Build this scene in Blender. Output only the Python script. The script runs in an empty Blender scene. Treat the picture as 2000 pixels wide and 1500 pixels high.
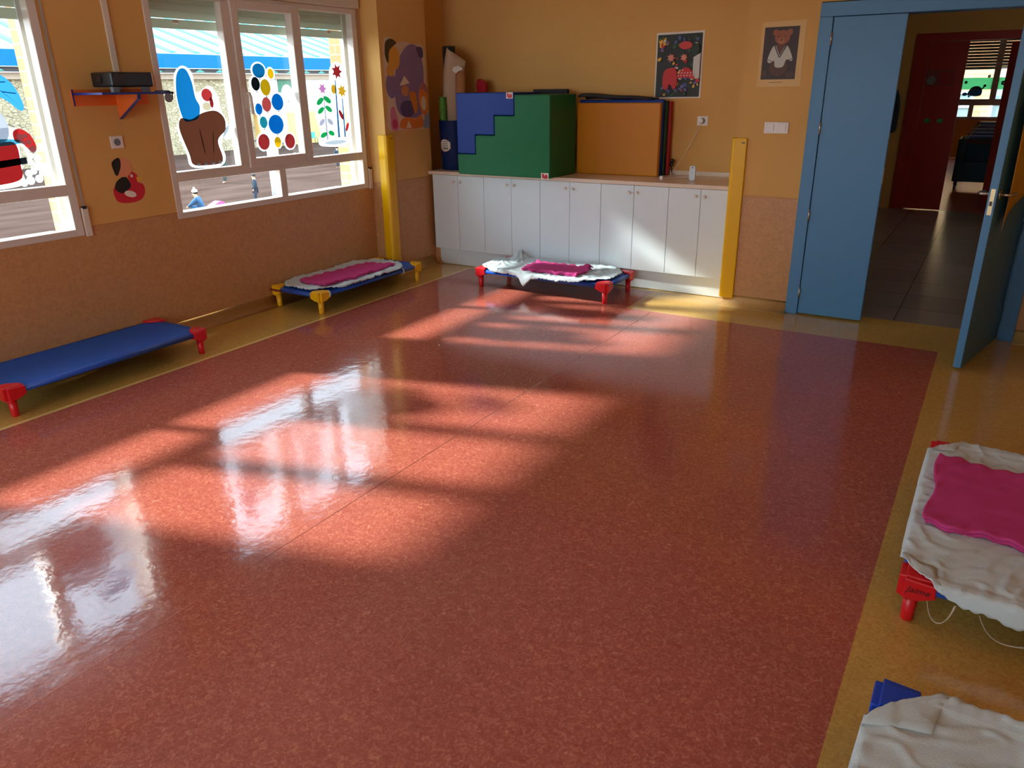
import bpy, bmesh, math, random
from mathutils import Vector, Matrix, noise
random.seed(7)
S = bpy.context.scene
COL = S.collection

# ------------------------------------------------------------------ camera, light, exposure
CAM_H = 1.6
cam_data = bpy.data.cameras.new('camera')
cam_data.sensor_width = 36.0
cam_data.lens = 1490.0 / 2000.0 * 36.0
cam_data.clip_end = 400
cam = bpy.data.objects.new('camera', cam_data)
COL.objects.link(cam)
rows = ((0.85140996, 0.52432015, -0.01376422), (-0.17954708, 0.31601128, 0.93161135), (0.49281225, -0.79071186, 0.3631953))
M = Matrix(((rows[0][0], rows[1][0], rows[2][0], 0), (rows[0][1], rows[1][1], rows[2][1], 0), (rows[0][2], rows[1][2], rows[2][2], CAM_H), (0, 0, 0, 1)))
cam.matrix_world = M
S.camera = cam

S.view_settings.view_transform = 'Standard'
S.view_settings.look = 'None'
S.view_settings.gamma = 1.0
S.view_settings.use_curve_mapping = False
S.view_settings.exposure = 0.55
try:
    S.cycles.use_denoising = True
    S.cycles.max_bounces = 10
    S.cycles.diffuse_bounces = 6
    S.cycles.transparent_max_bounces = 12
    S.cycles.caustics_reflective = False
    S.cycles.caustics_refractive = False
    S.cycles.sample_clamp_indirect = 6.0
except Exception:
    pass

world = bpy.data.worlds.new('sky')
S.world = world
world.use_nodes = True
wn = world.node_tree.nodes; wl = world.node_tree.links
bg = wn['Background']
tc = wn.new('ShaderNodeTexCoord'); sx = wn.new('ShaderNodeSeparateXYZ'); cr = wn.new('ShaderNodeValToRGB')
wl.new(tc.outputs['Generated'], sx.inputs[0]); wl.new(sx.outputs[2], cr.inputs[0]); wl.new(cr.outputs[0], bg.inputs[0])
cr.color_ramp.elements[0].position = 0.0; cr.color_ramp.elements[0].color = (0.90, 0.95, 1.0, 1)
cr.color_ramp.elements[1].position = 0.6; cr.color_ramp.elements[1].color = (0.62, 0.80, 1.0, 1)
SKY = 5.0
bg.inputs[1].default_value = SKY

sun_d = bpy.data.lights.new('sun', 'SUN')
sun_d.energy = 8.2
sun_d.angle = math.radians(3.0)
sun_d.color = (1.0, 0.96, 0.90)
sun = bpy.data.objects.new('sun', sun_d)
COL.objects.link(sun)
sun.location = (-20, -5, 14)
sun.rotation_euler = Vector((1.0, 0.31, -0.62)).to_track_quat('-Z', 'Y').to_euler()

# ------------------------------------------------------------------ materials
MATS = {}
def mat(name, col, rough=0.5, spec=0.5, metal=0.0, var=0.0, vscale=8.0, bump=0.0, bscale=60.0, coat=0.0, sss=0.0, trans=0.0, alpha=1.0, coat_rough=0.05):
    if name in MATS: return MATS[name]
    m = bpy.data.materials.new(name); m.use_nodes = True
    nt = m.node_tree; b = nt.nodes['Principled BSDF']
    b.inputs['Base Color'].default_value = (*col, 1); b.inputs['Roughness'].default_value = rough
    b.inputs['Specular IOR Level'].default_value = spec; b.inputs['Metallic'].default_value = metal
    b.inputs['Coat Weight'].default_value = coat; b.inputs['Coat Roughness'].default_value = coat_rough
    b.inputs['Transmission Weight'].default_value = trans
    if sss: b.inputs['Subsurface Weight'].default_value = sss
    if var or bump:
        t = nt.nodes.new('ShaderNodeTexCoord')
    if var:
        n = nt.nodes.new('ShaderNodeTexNoise'); n.inputs['Scale'].default_value = vscale; n.inputs['Detail'].default_value = 5
        nt.links.new(t.outputs['Object'], n.inputs['Vector'])
        r = nt.nodes.new('ShaderNodeMapRange'); r.inputs[1].default_value = 0.3; r.inputs[2].default_value = 0.7
        r.inputs[3].default_value = 1 - var; r.inputs[4].default_value = 1 + var
        nt.links.new(n.outputs[0], r.inputs[0])
        mx = nt.nodes.new('ShaderNodeVectorMath'); mx.operation = 'SCALE'; mx.inputs[0].default_value = col
        nt.links.new(r.outputs[0], mx.inputs['Scale']); nt.links.new(mx.outputs[0], b.inputs['Base Color'])
    if bump:
        n2 = nt.nodes.new('ShaderNodeTexNoise'); n2.inputs['Scale'].default_value = bscale; n2.inputs['Detail'].default_value = 4
        nt.links.new(t.outputs['Object'], n2.inputs['Vector'])
        bp = nt.nodes.new('ShaderNodeBump'); bp.inputs['Strength'].default_value = bump; bp.inputs['Distance'].default_value = 0.01
        nt.links.new(n2.outputs[0], bp.inputs['Height']); nt.links.new(bp.outputs[0], b.inputs['Normal'])
    MATS[name] = m
    return m

def srgb(r, g, b):
    def f(c):
        c /= 255.0
        return c / 12.92 if c <= 0.04045 else ((c + 0.055) / 1.055) ** 2.4
    return (f(r), f(g), f(b))

def node(nt, t, **kw):
    n = nt.nodes.new(t)
    for k, v in kw.items():
        if k.startswith('i_'): n.inputs[k[2:].replace('_', ' ')].default_value = v
        else: setattr(n, k, v)
    return n

UP = srgb(220, 172, 98); LOW = srgb(200, 148, 96); YFL = srgb(200, 166, 96); RFL = srgb(192, 92, 76)
WAINS = 0.828

def wall_material():
    m = bpy.data.materials.new('painted wall over linoleum'); m.use_nodes = True
    nt = m.node_tree; b = nt.nodes['Principled BSDF']; L = nt.links.new
    g = node(nt, 'ShaderNodeNewGeometry'); s = node(nt, 'ShaderNodeSeparateXYZ'); L(g.outputs['Position'], s.inputs[0])
    c = node(nt, 'ShaderNodeMath', operation='GREATER_THAN'); c.inputs[1].default_value = WAINS; L(s.outputs[2], c.inputs[0])
    n = node(nt, 'ShaderNodeTexNoise'); n.inputs['Scale'].default_value = 2.2; n.inputs['Detail'].default_value = 4; L(g.outputs['Position'], n.inputs['Vector'])
    n2 = node(nt, 'ShaderNodeTexNoise'); n2.inputs['Scale'].default_value = 26; n2.inputs['Detail'].default_value = 6; n2.inputs['Distortion'].default_value = 1.5; L(g.outputs['Position'], n2.inputs['Vector'])
    ru = node(nt, 'ShaderNodeValToRGB'); ru.color_ramp.elements[0].position = .3; ru.color_ramp.elements[1].position = .7
    ru.color_ramp.elements[0].color = (UP[0]*.94, UP[1]*.93, UP[2]*.9, 1); ru.color_ramp.elements[1].color = (*UP, 1)
    L(n.outputs[0], ru.inputs[0])
    rl = node(nt, 'ShaderNodeValToRGB'); rl.color_ramp.elements[0].position = .36; rl.color_ramp.elements[1].position = .6
    rl.color_ramp.elements[0].color = (LOW[0]*.86, LOW[1]*.84, LOW[2]*.8, 1); rl.color_ramp.elements[1].color = (*LOW, 1)
    L(n2.outputs[0], rl.inputs[0])
    mx = node(nt, 'ShaderNodeMix', data_type='RGBA'); L(c.outputs[0], mx.inputs[0]); L(rl.outputs[0], mx.inputs[6]); L(ru.outputs[0], mx.inputs[7])
    L(mx.outputs[2], b.inputs['Base Color'])
    r = node(nt, 'ShaderNodeMapRange'); r.inputs[3].default_value = 0.38; r.inputs[4].default_value = 0.75; L(c.outputs[0], r.inputs[0]); L(r.outputs[0], b.inputs['Roughness'])
    bp = node(nt, 'ShaderNodeBump'); bp.inputs['Strength'].default_value = .15; bp.inputs['Distance'].default_value = .004
    n3 = node(nt, 'ShaderNodeTexNoise'); n3.inputs['Scale'].default_value = 45; L(g.outputs['Position'], n3.inputs['Vector']); L(n3.outputs[0], bp.inputs['Height']); L(bp.outputs[0], b.inputs['Normal'])
    return m

def floor_material():
    m = bpy.data.materials.new('glossy marbled linoleum'); m.use_nodes = True
    nt = m.node_tree; b = nt.nodes['Principled BSDF']; L = nt.links.new
    g = node(nt, 'ShaderNodeNewGeometry'); s = node(nt, 'ShaderNodeSeparateXYZ'); L(g.outputs['Position'], s.inputs[0])
    def cmp(op, src, v):
        c = node(nt, 'ShaderNodeMath', operation=op); c.inputs[1].default_value = v; L(s.outputs[src], c.inputs[0]); return c.outputs[0]
    def mul(a, b_, op='MULTIPLY'):
        c = node(nt, 'ShaderNodeMath', operation=op); L(a, c.inputs[0]); L(b_, c.inputs[1]); return c.outputs[0]
    gl = cmp('GREATER_THAN', 0, -4.10)
    r1 = mul(mul(gl, cmp('LESS_THAN', 0, -0.12)), cmp('LESS_THAN', 1, 5.29))
    r2 = mul(mul(gl, cmp('LESS_THAN', 0, -2.25)), cmp('LESS_THAN', 1, 5.86))
    red = mul(r1, r2, 'MAXIMUM')
    strip = mul(mul(cmp('GREATER_THAN', 0, -4.128), cmp('LESS_THAN', 0, -4.10)), cmp('LESS_THAN', 1, 5.86))
    # marbling: streaks of lighter and darker linoleum
    mp = node(nt, 'ShaderNodeMapping'); mp.inputs['Scale'].default_value = (1.0, 1.0, 1.0); L(g.outputs['Position'], mp.inputs[0])
    n1 = node(nt, 'ShaderNodeTexNoise'); n1.inputs['Scale'].default_value = 58; n1.inputs['Detail'].default_value = 8; n1.inputs['Distortion'].default_value = 1.6; L(mp.outputs[0], n1.inputs['Vector'])
    n2 = node(nt, 'ShaderNodeTexNoise'); n2.inputs['Scale'].default_value = 70; n2.inputs['Detail'].default_value = 2; n2.inputs['Distortion'].default_value = 4; L(mp.outputs[0], n2.inputs['Vector'])
    n3 = node(nt, 'ShaderNodeTexNoise'); n3.inputs['Scale'].default_value = 1.6; n3.inputs['Detail'].default_value = 3; L(mp.outputs[0], n3.inputs['Vector'])
    rr = node(nt, 'ShaderNodeValToRGB'); e = rr.color_ramp.elements
    e[0].position = .28; e[0].color = (*srgb(158, 76, 64), 1); e[1].position = .5; e[1].color = (*srgb(176, 94, 79), 1)
    x = e.new(.66); x.color = (*srgb(196, 118, 96), 1); x = e.new(.8); x.color = (*srgb(214, 156, 122), 1)
    L(n1.outputs[0], rr.inputs[0])
    ry = node(nt, 'ShaderNodeValToRGB'); e = ry.color_ramp.elements
    e[0].position = .3; e[0].color = (*srgb(188, 146, 70), 1); e[1].position = .65; e[1].color = (*srgb(212, 172, 92), 1)
    L(n1.outputs[0], ry.inputs[0])
    mx = node(nt, 'ShaderNodeMix', data_type='RGBA'); L(red, mx.inputs[0]); L(ry.outputs[0], mx.inputs[6]); L(rr.outputs[0], mx.inputs[7])
    mx2 = node(nt, 'ShaderNodeMix', data_type='RGBA'); L(strip, mx2.inputs[0]); L(mx.outputs[2], mx2.inputs[6]); mx2.inputs[7].default_value = (*srgb(238, 206, 130), 1)
    # flecks
    rf = node(nt, 'ShaderNodeMapRange'); rf.inputs[1].default_value = .30; rf.inputs[2].default_value = .26; L(n2.outputs[0], rf.inputs[0])
    ff = node(nt, 'ShaderNodeMath', operation='MULTIPLY'); ff.inputs[1].default_value = .55; L(rf.outputs[0], ff.inputs[0])
    mx3 = node(nt, 'ShaderNodeMix', data_type='RGBA'); L(ff.outputs[0], mx3.inputs[0]); L(mx2.outputs[2], mx3.inputs[6]); mx3.inputs[7].default_value = (*srgb(110, 45, 42), 1)
    # large soft variation
    r3 = node(nt, 'ShaderNodeMapRange'); r3.inputs[1].default_value = .3; r3.inputs[2].default_value = .7; r3.inputs[3].default_value = .93; r3.inputs[4].default_value = 1.05; L(n3.outputs[0], r3.inputs[0])
    sc = node(nt, 'ShaderNodeVectorMath', operation='SCALE'); L(mx3.outputs[2], sc.inputs[0]); L(r3.outputs[0], sc.inputs['Scale'])
    L(sc.outputs[0], b.inputs['Base Color'])
    b.inputs['Roughness'].default_value = .13
    b.inputs['Specular IOR Level'].default_value = .8
    rg = node(nt, 'ShaderNodeMapRange'); rg.inputs[1].default_value = .3; rg.inputs[2].default_value = .75; rg.inputs[3].default_value = .07; rg.inputs[4].default_value = .17; L(n3.outputs[0], rg.inputs[0]); L(rg.outputs[0], b.inputs['Roughness'])
    # gentle waviness of the sheet
    n4 = node(nt, 'ShaderNodeTexNoise'); n4.inputs['Scale'].default_value = 14; n4.inputs['Detail'].default_value = 3; L(g.outputs['Position'], n4.inputs['Vector'])
    bp = node(nt, 'ShaderNodeBump'); bp.inputs['Strength'].default_value = .16; bp.inputs['Distance'].default_value = .006; L(n4.outputs[0], bp.inputs['Height'])
    L(bp.outputs[0], b.inputs['Normal'])
    return m

def brick_material(name, c1, c2, mortar, scale, bw=.5, bh=.25, ms=.02, rough=.85, axis='YZ'):
    m = bpy.data.materials.new(name); m.use_nodes = True
    nt = m.node_tree; b = nt.nodes['Principled BSDF']; L = nt.links.new
    g = node(nt, 'ShaderNodeNewGeometry'); s = node(nt, 'ShaderNodeSeparateXYZ'); L(g.outputs['Position'], s.inputs[0])
    cb = node(nt, 'ShaderNodeCombineXYZ')
    a = node(nt, 'ShaderNodeMath', operation='ADD'); L(s.outputs[0], a.inputs[0]); L(s.outputs[1], a.inputs[1])
    if axis == 'XY': L(s.outputs[0], cb.inputs[0]); L(s.outputs[1], cb.inputs[1])
    else: L(a.outputs[0], cb.inputs[0]); L(s.outputs[2], cb.inputs[1])
    t = node(nt, 'ShaderNodeTexBrick'); t.offset = 0.0 if axis == 'XY' else 0.5; t.inputs['Scale'].default_value = scale; t.inputs['Mortar Size'].default_value = ms
    t.inputs['Brick Width'].default_value = bw; t.inputs['Row Height'].default_value = bh
    t.inputs['Color1'].default_value = (*c1, 1); t.inputs['Color2'].default_value = (*c2, 1); t.inputs['Mortar'].default_value = (*mortar, 1)
    L(cb.outputs[0], t.inputs[0]); L(t.outputs[0], b.inputs['Base Color']); b.inputs['Roughness'].default_value = rough
    bp = node(nt, 'ShaderNodeBump'); bp.invert = True; bp.inputs['Strength'].default_value = .4; bp.inputs['Distance'].default_value = .01; L(t.outputs['Fac'], bp.inputs['Height']); L(bp.outputs[0], b.inputs['Normal'])
    return m

def stone_material():
    m = bpy.data.materials.new('rough stone masonry'); m.use_nodes = True
    nt = m.node_tree; b = nt.nodes['Principled BSDF']; L = nt.links.new
    g = node(nt, 'ShaderNodeNewGeometry')
    mp = node(nt, 'ShaderNodeMapping'); mp.inputs['Scale'].default_value = (1, 1, 1.9); L(g.outputs['Position'], mp.inputs[0])
    v = node(nt, 'ShaderNodeTexVoronoi', feature='DISTANCE_TO_EDGE'); v.inputs['Scale'].default_value = 3.6; L(mp.outputs[0], v.inputs['Vector'])
    v2 = node(nt, 'ShaderNodeTexVoronoi'); v2.inputs['Scale'].default_value = 3.6; L(mp.outputs[0], v2.inputs['Vector'])
    hs = node(nt, 'ShaderNodeValToRGB'); e = hs.color_ramp.elements; e[0].color = (*srgb(150, 136, 106), 1); e[1].color = (*srgb(184, 172, 142), 1)
    sp = node(nt, 'ShaderNodeSeparateXYZ'); L(v2.outputs['Color'], sp.inputs[0]); L(sp.outputs[0], hs.inputs[0])
    r = node(nt, 'ShaderNodeMapRange'); r.inputs[1].default_value = .02; r.inputs[2].default_value = .07; L(v.outputs[0], r.inputs[0])
    mx = node(nt, 'ShaderNodeMix', data_type='RGBA'); L(r.outputs[0], mx.inputs[0]); mx.inputs[6].default_value = (*srgb(100, 88, 70), 1); L(hs.outputs[0], mx.inputs[7])
    L(mx.outputs[2], b.inputs['Base Color']); b.inputs['Roughness'].default_value = .95
    return m

def paving_material():
    m = bpy.data.materials.new('brown paving'); m.use_nodes = True
    nt = m.node_tree; b = nt.nodes['Principled BSDF']; L = nt.links.new
    g = node(nt, 'ShaderNodeNewGeometry'); mp = node(nt, 'ShaderNodeMapping'); mp.inputs['Scale'].default_value = (1.0, .35, 1); L(g.outputs['Position'], mp.inputs[0])
    n = node(nt, 'ShaderNodeTexNoise'); n.inputs['Scale'].default_value = 1.1; n.inputs['Detail'].default_value = 6; L(mp.outputs[0], n.inputs['Vector'])
    r = node(nt, 'ShaderNodeValToRGB'); e = r.color_ramp.elements; e[0].position = .3; e[0].color = (*srgb(66, 50, 44), 1); e[1].position = .7; e[1].color = (*srgb(86, 68, 60), 1)
    L(n.outputs[0], r.inputs[0]); L(r.outputs[0], b.inputs['Base Color']); b.inputs['Roughness'].default_value = 1.0; b.inputs['Specular IOR Level'].default_value = 0.0
    return m

def tile_material():
    return brick_material('grey hall tiles', srgb(150, 138, 124), srgb(142, 130, 117), srgb(84, 76, 68), 1.0, .45, .45, .0035, .2, 'XY')

def glass_material():
    m = bpy.data.materials.new('clear window glass'); m.use_nodes = True
    nt = m.node_tree; nt.nodes.clear(); L = nt.links.new
    o = node(nt, 'ShaderNodeOutputMaterial'); t = node(nt, 'ShaderNodeBsdfTransparent'); t.inputs[0].default_value = (.95, .985, .98, 1)
    gl = node(nt, 'ShaderNodeBsdfGlossy'); gl.inputs['Roughness'].default_value = .01
    lw = node(nt, 'ShaderNodeLayerWeight'); lw.inputs[0].default_value = .5
    pw = node(nt, 'ShaderNodeMath', operation='POWER'); pw.inputs[1].default_value = 5; L(lw.outputs['Facing'], pw.inputs[0])
    fr = node(nt, 'ShaderNodeMath', operation='MULTIPLY_ADD'); fr.inputs[1].default_value = .93; fr.inputs[2].default_value = .04; L(pw.outputs[0], fr.inputs[0])
    mx = node(nt, 'ShaderNodeMixShader'); L(fr.outputs[0], mx.inputs[0]); L(t.outputs[0], mx.inputs[1]); L(gl.outputs[0], mx.inputs[2]); L(mx.outputs[0], o.inputs[0])
    return m

def translucent_material(name, col, tcol, f=.5):
    m = bpy.data.materials.new(name); m.use_nodes = True
    nt = m.node_tree; nt.nodes.clear(); L = nt.links.new
    o = node(nt, 'ShaderNodeOutputMaterial'); d = node(nt, 'ShaderNodeBsdfDiffuse'); d.inputs[0].default_value = (*col, 1)
    t = node(nt, 'ShaderNodeBsdfTranslucent'); t.inputs[0].default_value = (*tcol, 1)
    mx = node(nt, 'ShaderNodeMixShader'); mx.inputs[0].default_value = f; L(d.outputs[0], mx.inputs[1]); L(t.outputs[0], mx.inputs[2]); L(mx.outputs[0], o.inputs[0])
    MATS[name] = m
    return m

WALL = wall_material(); FLOOR = floor_material(); GLASS = glass_material(); STONE = stone_material(); PAVE = paving_material(); TILE = tile_material()
BRICK = brick_material('orange facing brick', srgb(206, 150, 104), srgb(194, 136, 92), srgb(176, 160, 138), 1.0, .25, .075, .006)
CEIL = mat('white ceiling paint', srgb(232, 228, 218), .9)
WHITE = mat('white lacquered frame', srgb(216, 206, 194), .35, .5)
SILL = mat('white exterior sill', srgb(236, 238, 238), .5)
CAB = mat('white cabinet laminate', srgb(222, 236, 242), .38, .5, var=.02, vscale=1.5)
CABE = mat('cream worktop', srgb(224, 208, 188), .3, .5)
CABI = mat('grey cabinet carcass', srgb(190, 180, 172), .6)
KNOB = mat('cream knob', srgb(226, 218, 208), .35)
GUARD = mat('yellow foam guard', srgb(240, 186, 0), .38, .4)
COTB = mat('blue mesh fabric', srgb(26, 92, 190), .6, .4, bump=.3, bscale=900)
COTT = mat('blue steel tube', srgb(24, 76, 172), .35, .5)
COTR = mat('red plastic corner', srgb(214, 22, 34), .34, .5)
COTY = mat('yellow plastic corner', srgb(246, 190, 20), .34, .5)
COTBL = mat('blue plastic corner', srgb(20, 70, 190), .34, .5)
SHEET = mat('white cotton sheet', srgb(206, 224, 230), .85, .3, sss=0, bump=.2, bscale=300)
SEAM = mat('cream elastic band', srgb(222, 212, 190), .8)
PINK = mat('pink fleece', srgb(206, 70, 138), .95, .2, bump=.35, bscale=500)
BLUED = mat('blue painted door', srgb(76, 136, 182), .45, .5)
STEEL = mat('brushed steel', srgb(190, 180, 165), .3, .5, metal=1)
BRASS = mat('brassy steel plate', srgb(200, 180, 140), .35, .5, metal=1)
GREENF = mat('green vinyl foam', srgb(8, 104, 60), .45, .3)
GREEND = mat('dark green vinyl', srgb(6, 56, 18), .45, .3)
BLUEF = mat('blue vinyl foam', srgb(12, 54, 142), .45, .3)
YELF = mat('mustard vinyl foam', srgb(204, 130, 6), .40, .4)
REDF = mat('red vinyl foam', srgb(170, 18, 36), .45, .3)
BLACK = mat('black plastic', (.012, .012, .014), .35, .5)
BLACKC = mat('black cloth', (.03, .032, .04), .9)
BUCK = mat('dark blue bucket', srgb(8, 38, 90), .45, .3)
PAPER = mat('white paper', srgb(226, 220, 208), .8)
CARD = mat('brown cardboard', srgb(176, 128, 84), .8)
ORANGE = mat('orange melamine', srgb(238, 112, 40), .5)
NAVY = mat('navy edging', srgb(24, 42, 130), .4)
TRUNK = mat('white plastic trunking', srgb(216, 206, 190), .5)
PLAST = mat('white switch plastic', srgb(232, 226, 220), .35)
REDD = mat('red painted door', srgb(158, 32, 26), .45, .5)
AWN = mat('blue fascia', srgb(16, 100, 196), .7, .1)
DARK = mat('dark steel', srgb(60, 56, 54), .6)
TEAL = mat('teal plastic', srgb(70, 160, 150), .5)
DTEAL = mat('dark teal plastic', srgb(22, 100, 118), .45)
SKIN = mat('skin', srgb(216, 164, 134), .6)
HAIR = mat('dark hair', srgb(40, 28, 22), .7)
GREY = mat('grey plastic', srgb(120, 122, 126), .4)

# ------------------------------------------------------------------ helpers
WL = {}
class Sh:
    """collects boxes, prisms, tubes and sheets of one part"""
    def __init__(self): self.bm = bmesh.new(); self.mi = 0
    def _f(self, vs, smooth=False):
        try:
            f = self.bm.faces.new(vs); f.material_index = self.mi; f.smooth = smooth; return f
        except ValueError: return None
    def box(self, x0, x1, y0, y1, z0, z1):
        v = [self.bm.verts.new((x, y, z)) for z in (z0, z1) for y in (y0, y1) for x in (x0, x1)]
        for q in ((0, 2, 3, 1), (4, 5, 7, 6), (0, 1, 5, 4), (2, 6, 7, 3), (0, 4, 6, 2), (1, 3, 7, 5)): self._f([v[i] for i in q])
        return self
    def prism(self, poly, axis, a0, a1):
        def P(u, w, a):
            return {'x': (a, u, w), 'y': (u, a, w), 'z': (u, w, a)}[axis]
        A = [self.bm.verts.new(P(u, w, a0)) for u, w in poly]; B = [self.bm.verts.new(P(u, w, a1)) for u, w in poly]
        self._f(A); self._f(B[::-1]); n = len(poly)
        for i in range(n): self._f([A[i], B[i], B[(i + 1) % n], A[(i + 1) % n]])
        return self
    def tube(self, pts, r, seg=12, caps=True, smooth=True):
        pts = [Vector(p) for p in pts]; rs = r if isinstance(r, (list, tuple)) else [r] * len(pts)
        rings = []; ref = None
        for i, p in enumerate(pts):
            t = (pts[min(i + 1, len(pts) - 1)] - pts[max(i - 1, 0)])
            if t.length < 1e-9: t = Vector((0, 0, 1))
            t.normalize()
            if ref is None:
                ref = t.orthogonal().normalized()
            a = (ref - t * ref.dot(t))
            if a.length < 1e-6: a = t.orthogonal()
            a.normalize(); ref = a; b = t.cross(a)
            rings.append([self.bm.verts.new(p + (a * math.cos(k * 2 * math.pi / seg) + b * math.sin(k * 2 * math.pi / seg)) * rs[i]) for k in range(seg)])
        for i in range(len(rings) - 1):
            for k in range(seg): self._f([rings[i][k], rings[i][(k + 1) % seg], rings[i + 1][(k + 1) % seg], rings[i + 1][k]], smooth)
        if caps: self._f(rings[0][::-1]); self._f(rings[-1])
        return self
    def lathe(self, prof, c, seg=28):
        rings = [[self.bm.verts.new((c[0] + r * math.cos(k * 2 * math.pi / seg), c[1] + r * math.sin(k * 2 * math.pi / seg), c[2] + z)) for k in range(seg)] for r, z in prof]
        for i in range(len(rings) - 1):
            for k in range(seg): self._f([rings[i][k], rings[i][(k + 1) % seg], rings[i + 1][(k + 1) % seg], rings[i + 1][k]], True)
        self._f(rings[0][::-1]); self._f(rings[-1])
        return self
    def ball(self, c, rx, ry=None, rz=None, seg=14):
        ry = ry or rx; rz = rz or rx; n = seg // 2; rings = []
        top = self.bm.verts.new((c[0], c[1], c[2] + rz)); bot = self.bm.verts.new((c[0], c[1], c[2] - rz))
        for i in range(1, n):
            a = math.pi * i / n
            rings.append([self.bm.verts.new((c[0] + rx * math.sin(a) * math.cos(k * 2 * math.pi / seg), c[1] + ry * math.sin(a) * math.sin(k * 2 * math.pi / seg), c[2] + rz * math.cos(a))) for k in range(seg)])
        for k in range(seg):
            self._f([top, rings[0][k], rings[0][(k + 1) % seg]], True); self._f([bot, rings[-1][(k + 1) % seg], rings[-1][k]], True)
            for i in range(len(rings) - 1): self._f([rings[i][k], rings[i + 1][k], rings[i + 1][(k + 1) % seg], rings[i][(k + 1) % seg]], True)
        return self
    def grid(self, fn, nu, nv, smooth=True):
        V = [[self.bm.verts.new(fn(i / nu, j / nv)) for j in range(nv + 1)] for i in range(nu + 1)]
        for i in range(nu):
            for j in range(nv): self._f([V[i][j], V[i + 1][j], V[i + 1][j + 1], V[i][j + 1]], smooth)
        return self
    def obj(self, name, m, parent=None, bevel=0, seg=2, world=True, solid=0, subsurf=0, xf=None):
        off = Vector((0, 0, 0))
        if parent is not None and world: off = WL.get(parent.name, Vector((0, 0, 0)))
        if xf is not None: bmesh.ops.transform(self.bm, matrix=xf, verts=self.bm.verts)
        if off.length: bmesh.ops.translate(self.bm, vec=-off, verts=self.bm.verts)
        bmesh.ops.recalc_face_normals(self.bm, faces=self.bm.faces)
        me = bpy.data.meshes.new(name); self.bm.to_mesh(me); self.bm.free()
        for mm in (m if isinstance(m, (list, tuple)) else [m]): me.materials.append(mm)
        o = bpy.data.objects.new(name, me); COL.objects.link(o)
        if parent is not None: o.parent = parent; WL[o.name] = off.copy()
        if solid: md = o.modifiers.new('thickness', 'SOLIDIFY'); md.thickness = solid; md.offset = 0
        if subsurf: md = o.modifiers.new('smooth', 'SUBSURF'); md.levels = subsurf; md.render_levels = subsurf
        if bevel:
            md = o.modifiers.new('edge', 'BEVEL'); md.width = bevel; md.segments = seg; md.limit_method = 'ANGLE'; md.angle_limit = math.radians(35)
        return o

def tag(o, label=None, cat=None, group=None, kind=None):
    if label: o['label'] = label
    if cat: o['category'] = cat
    if group: o['group'] = group
    if kind: o['kind'] = kind
    return o
def thing(name, loc, label, cat, group=None, rz=0):
    o = bpy.data.objects.new(name, None); o.empty_display_size = .1; COL.objects.link(o)
    o.location = loc; o.rotation_euler = (0, 0, rz); WL[o.name] = Vector(loc)
    return tag(o, label, cat, group)
def struct(o): o['kind'] = 'structure'; return o
def srt(name, loc=(0, 0, 0)):
    o = bpy.data.objects.new(name, None); COL.objects.link(o); o.location = loc; WL[o.name] = Vector(loc); o['kind'] = 'structure'; return o
def copy_tree(o, parent=None):
    c = o.copy(); COL.objects.link(c)
    if parent is not None: c.parent = parent
    for ch in list(o.children): copy_tree(ch, c)
    return c

# ------------------------------------------------------------------ room shell
XW = -4.737; YB = 5.76; YN = 6.46; XR = 0.55; YR = -2.6; ZC = 2.75; XP = -4.55
W1 = (0.70, 2.636); W2 = (3.30, 5.243); WZ = (0.78, 2.21)

def with_windows(x0, x1):
    s = Sh()
    y = YR - .15
    for a, b in (W1, W2):
        s.box(x0, x1, y, a, 0, ZC); s.box(x0, x1, a, b, 0, WZ[0]); s.box(x0, x1, a, b, WZ[1], ZC); y = b
    s.box(x0, x1, y, YN + .15, 0, ZC)
    return s
struct(with_windows(-4.90, XW).obj('wall_left', WALL))
o = with_windows(-5.06, -4.902).obj('wall_exterior', BRICK); struct(o)
# pillar beside the window
struct(Sh().box(XW, XP, 5.30, 5.93, 0, ZC).obj('wall_pillar', WALL))
# niche and door wall
struct(Sh().box(XW, -1.65, YN, YN + .15, 0, ZC).obj('wall_back', WALL))
s = Sh(); s.box(-1.65, -1.17, YB, YB + .14, 0, ZC); s.box(-1.65, -1.51, YB + .14, YN + .15, 0, ZC); s.box(-1.17, .275, YB, YB + .14, 2.085, ZC); s.box(.275, XR + .15, YB, YB + .14, 0, ZC)
struct(s.obj('wall_door', WALL))
struct(Sh().box(XR, XR + .15, YR - .15, YB, 0, ZC).obj('wall_right', WALL))
struct(Sh().box(-4.9, -4.4, YR - .15, YR, 0, ZC).box(-.2, XR + .15, YR - .15, YR, 0, ZC).box(-4.4, -.2, YR - .15, YR, 0, .85).box(-4.4, -.2, YR - .15, YR, 2.40, ZC).obj('wall_rear', WALL))
struct(Sh().box(-5.06, XR + .15, YR - .15, YN + .15, ZC, ZC + .2).obj('ceiling', CEIL))
struct(Sh().box(-4.9, XR + .15, YR - .15, YB + .14, -.12, 0).box(-4.9, -1.65, YB + .14, YN + .15, -.12, 0).obj('floor', FLOOR))

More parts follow.
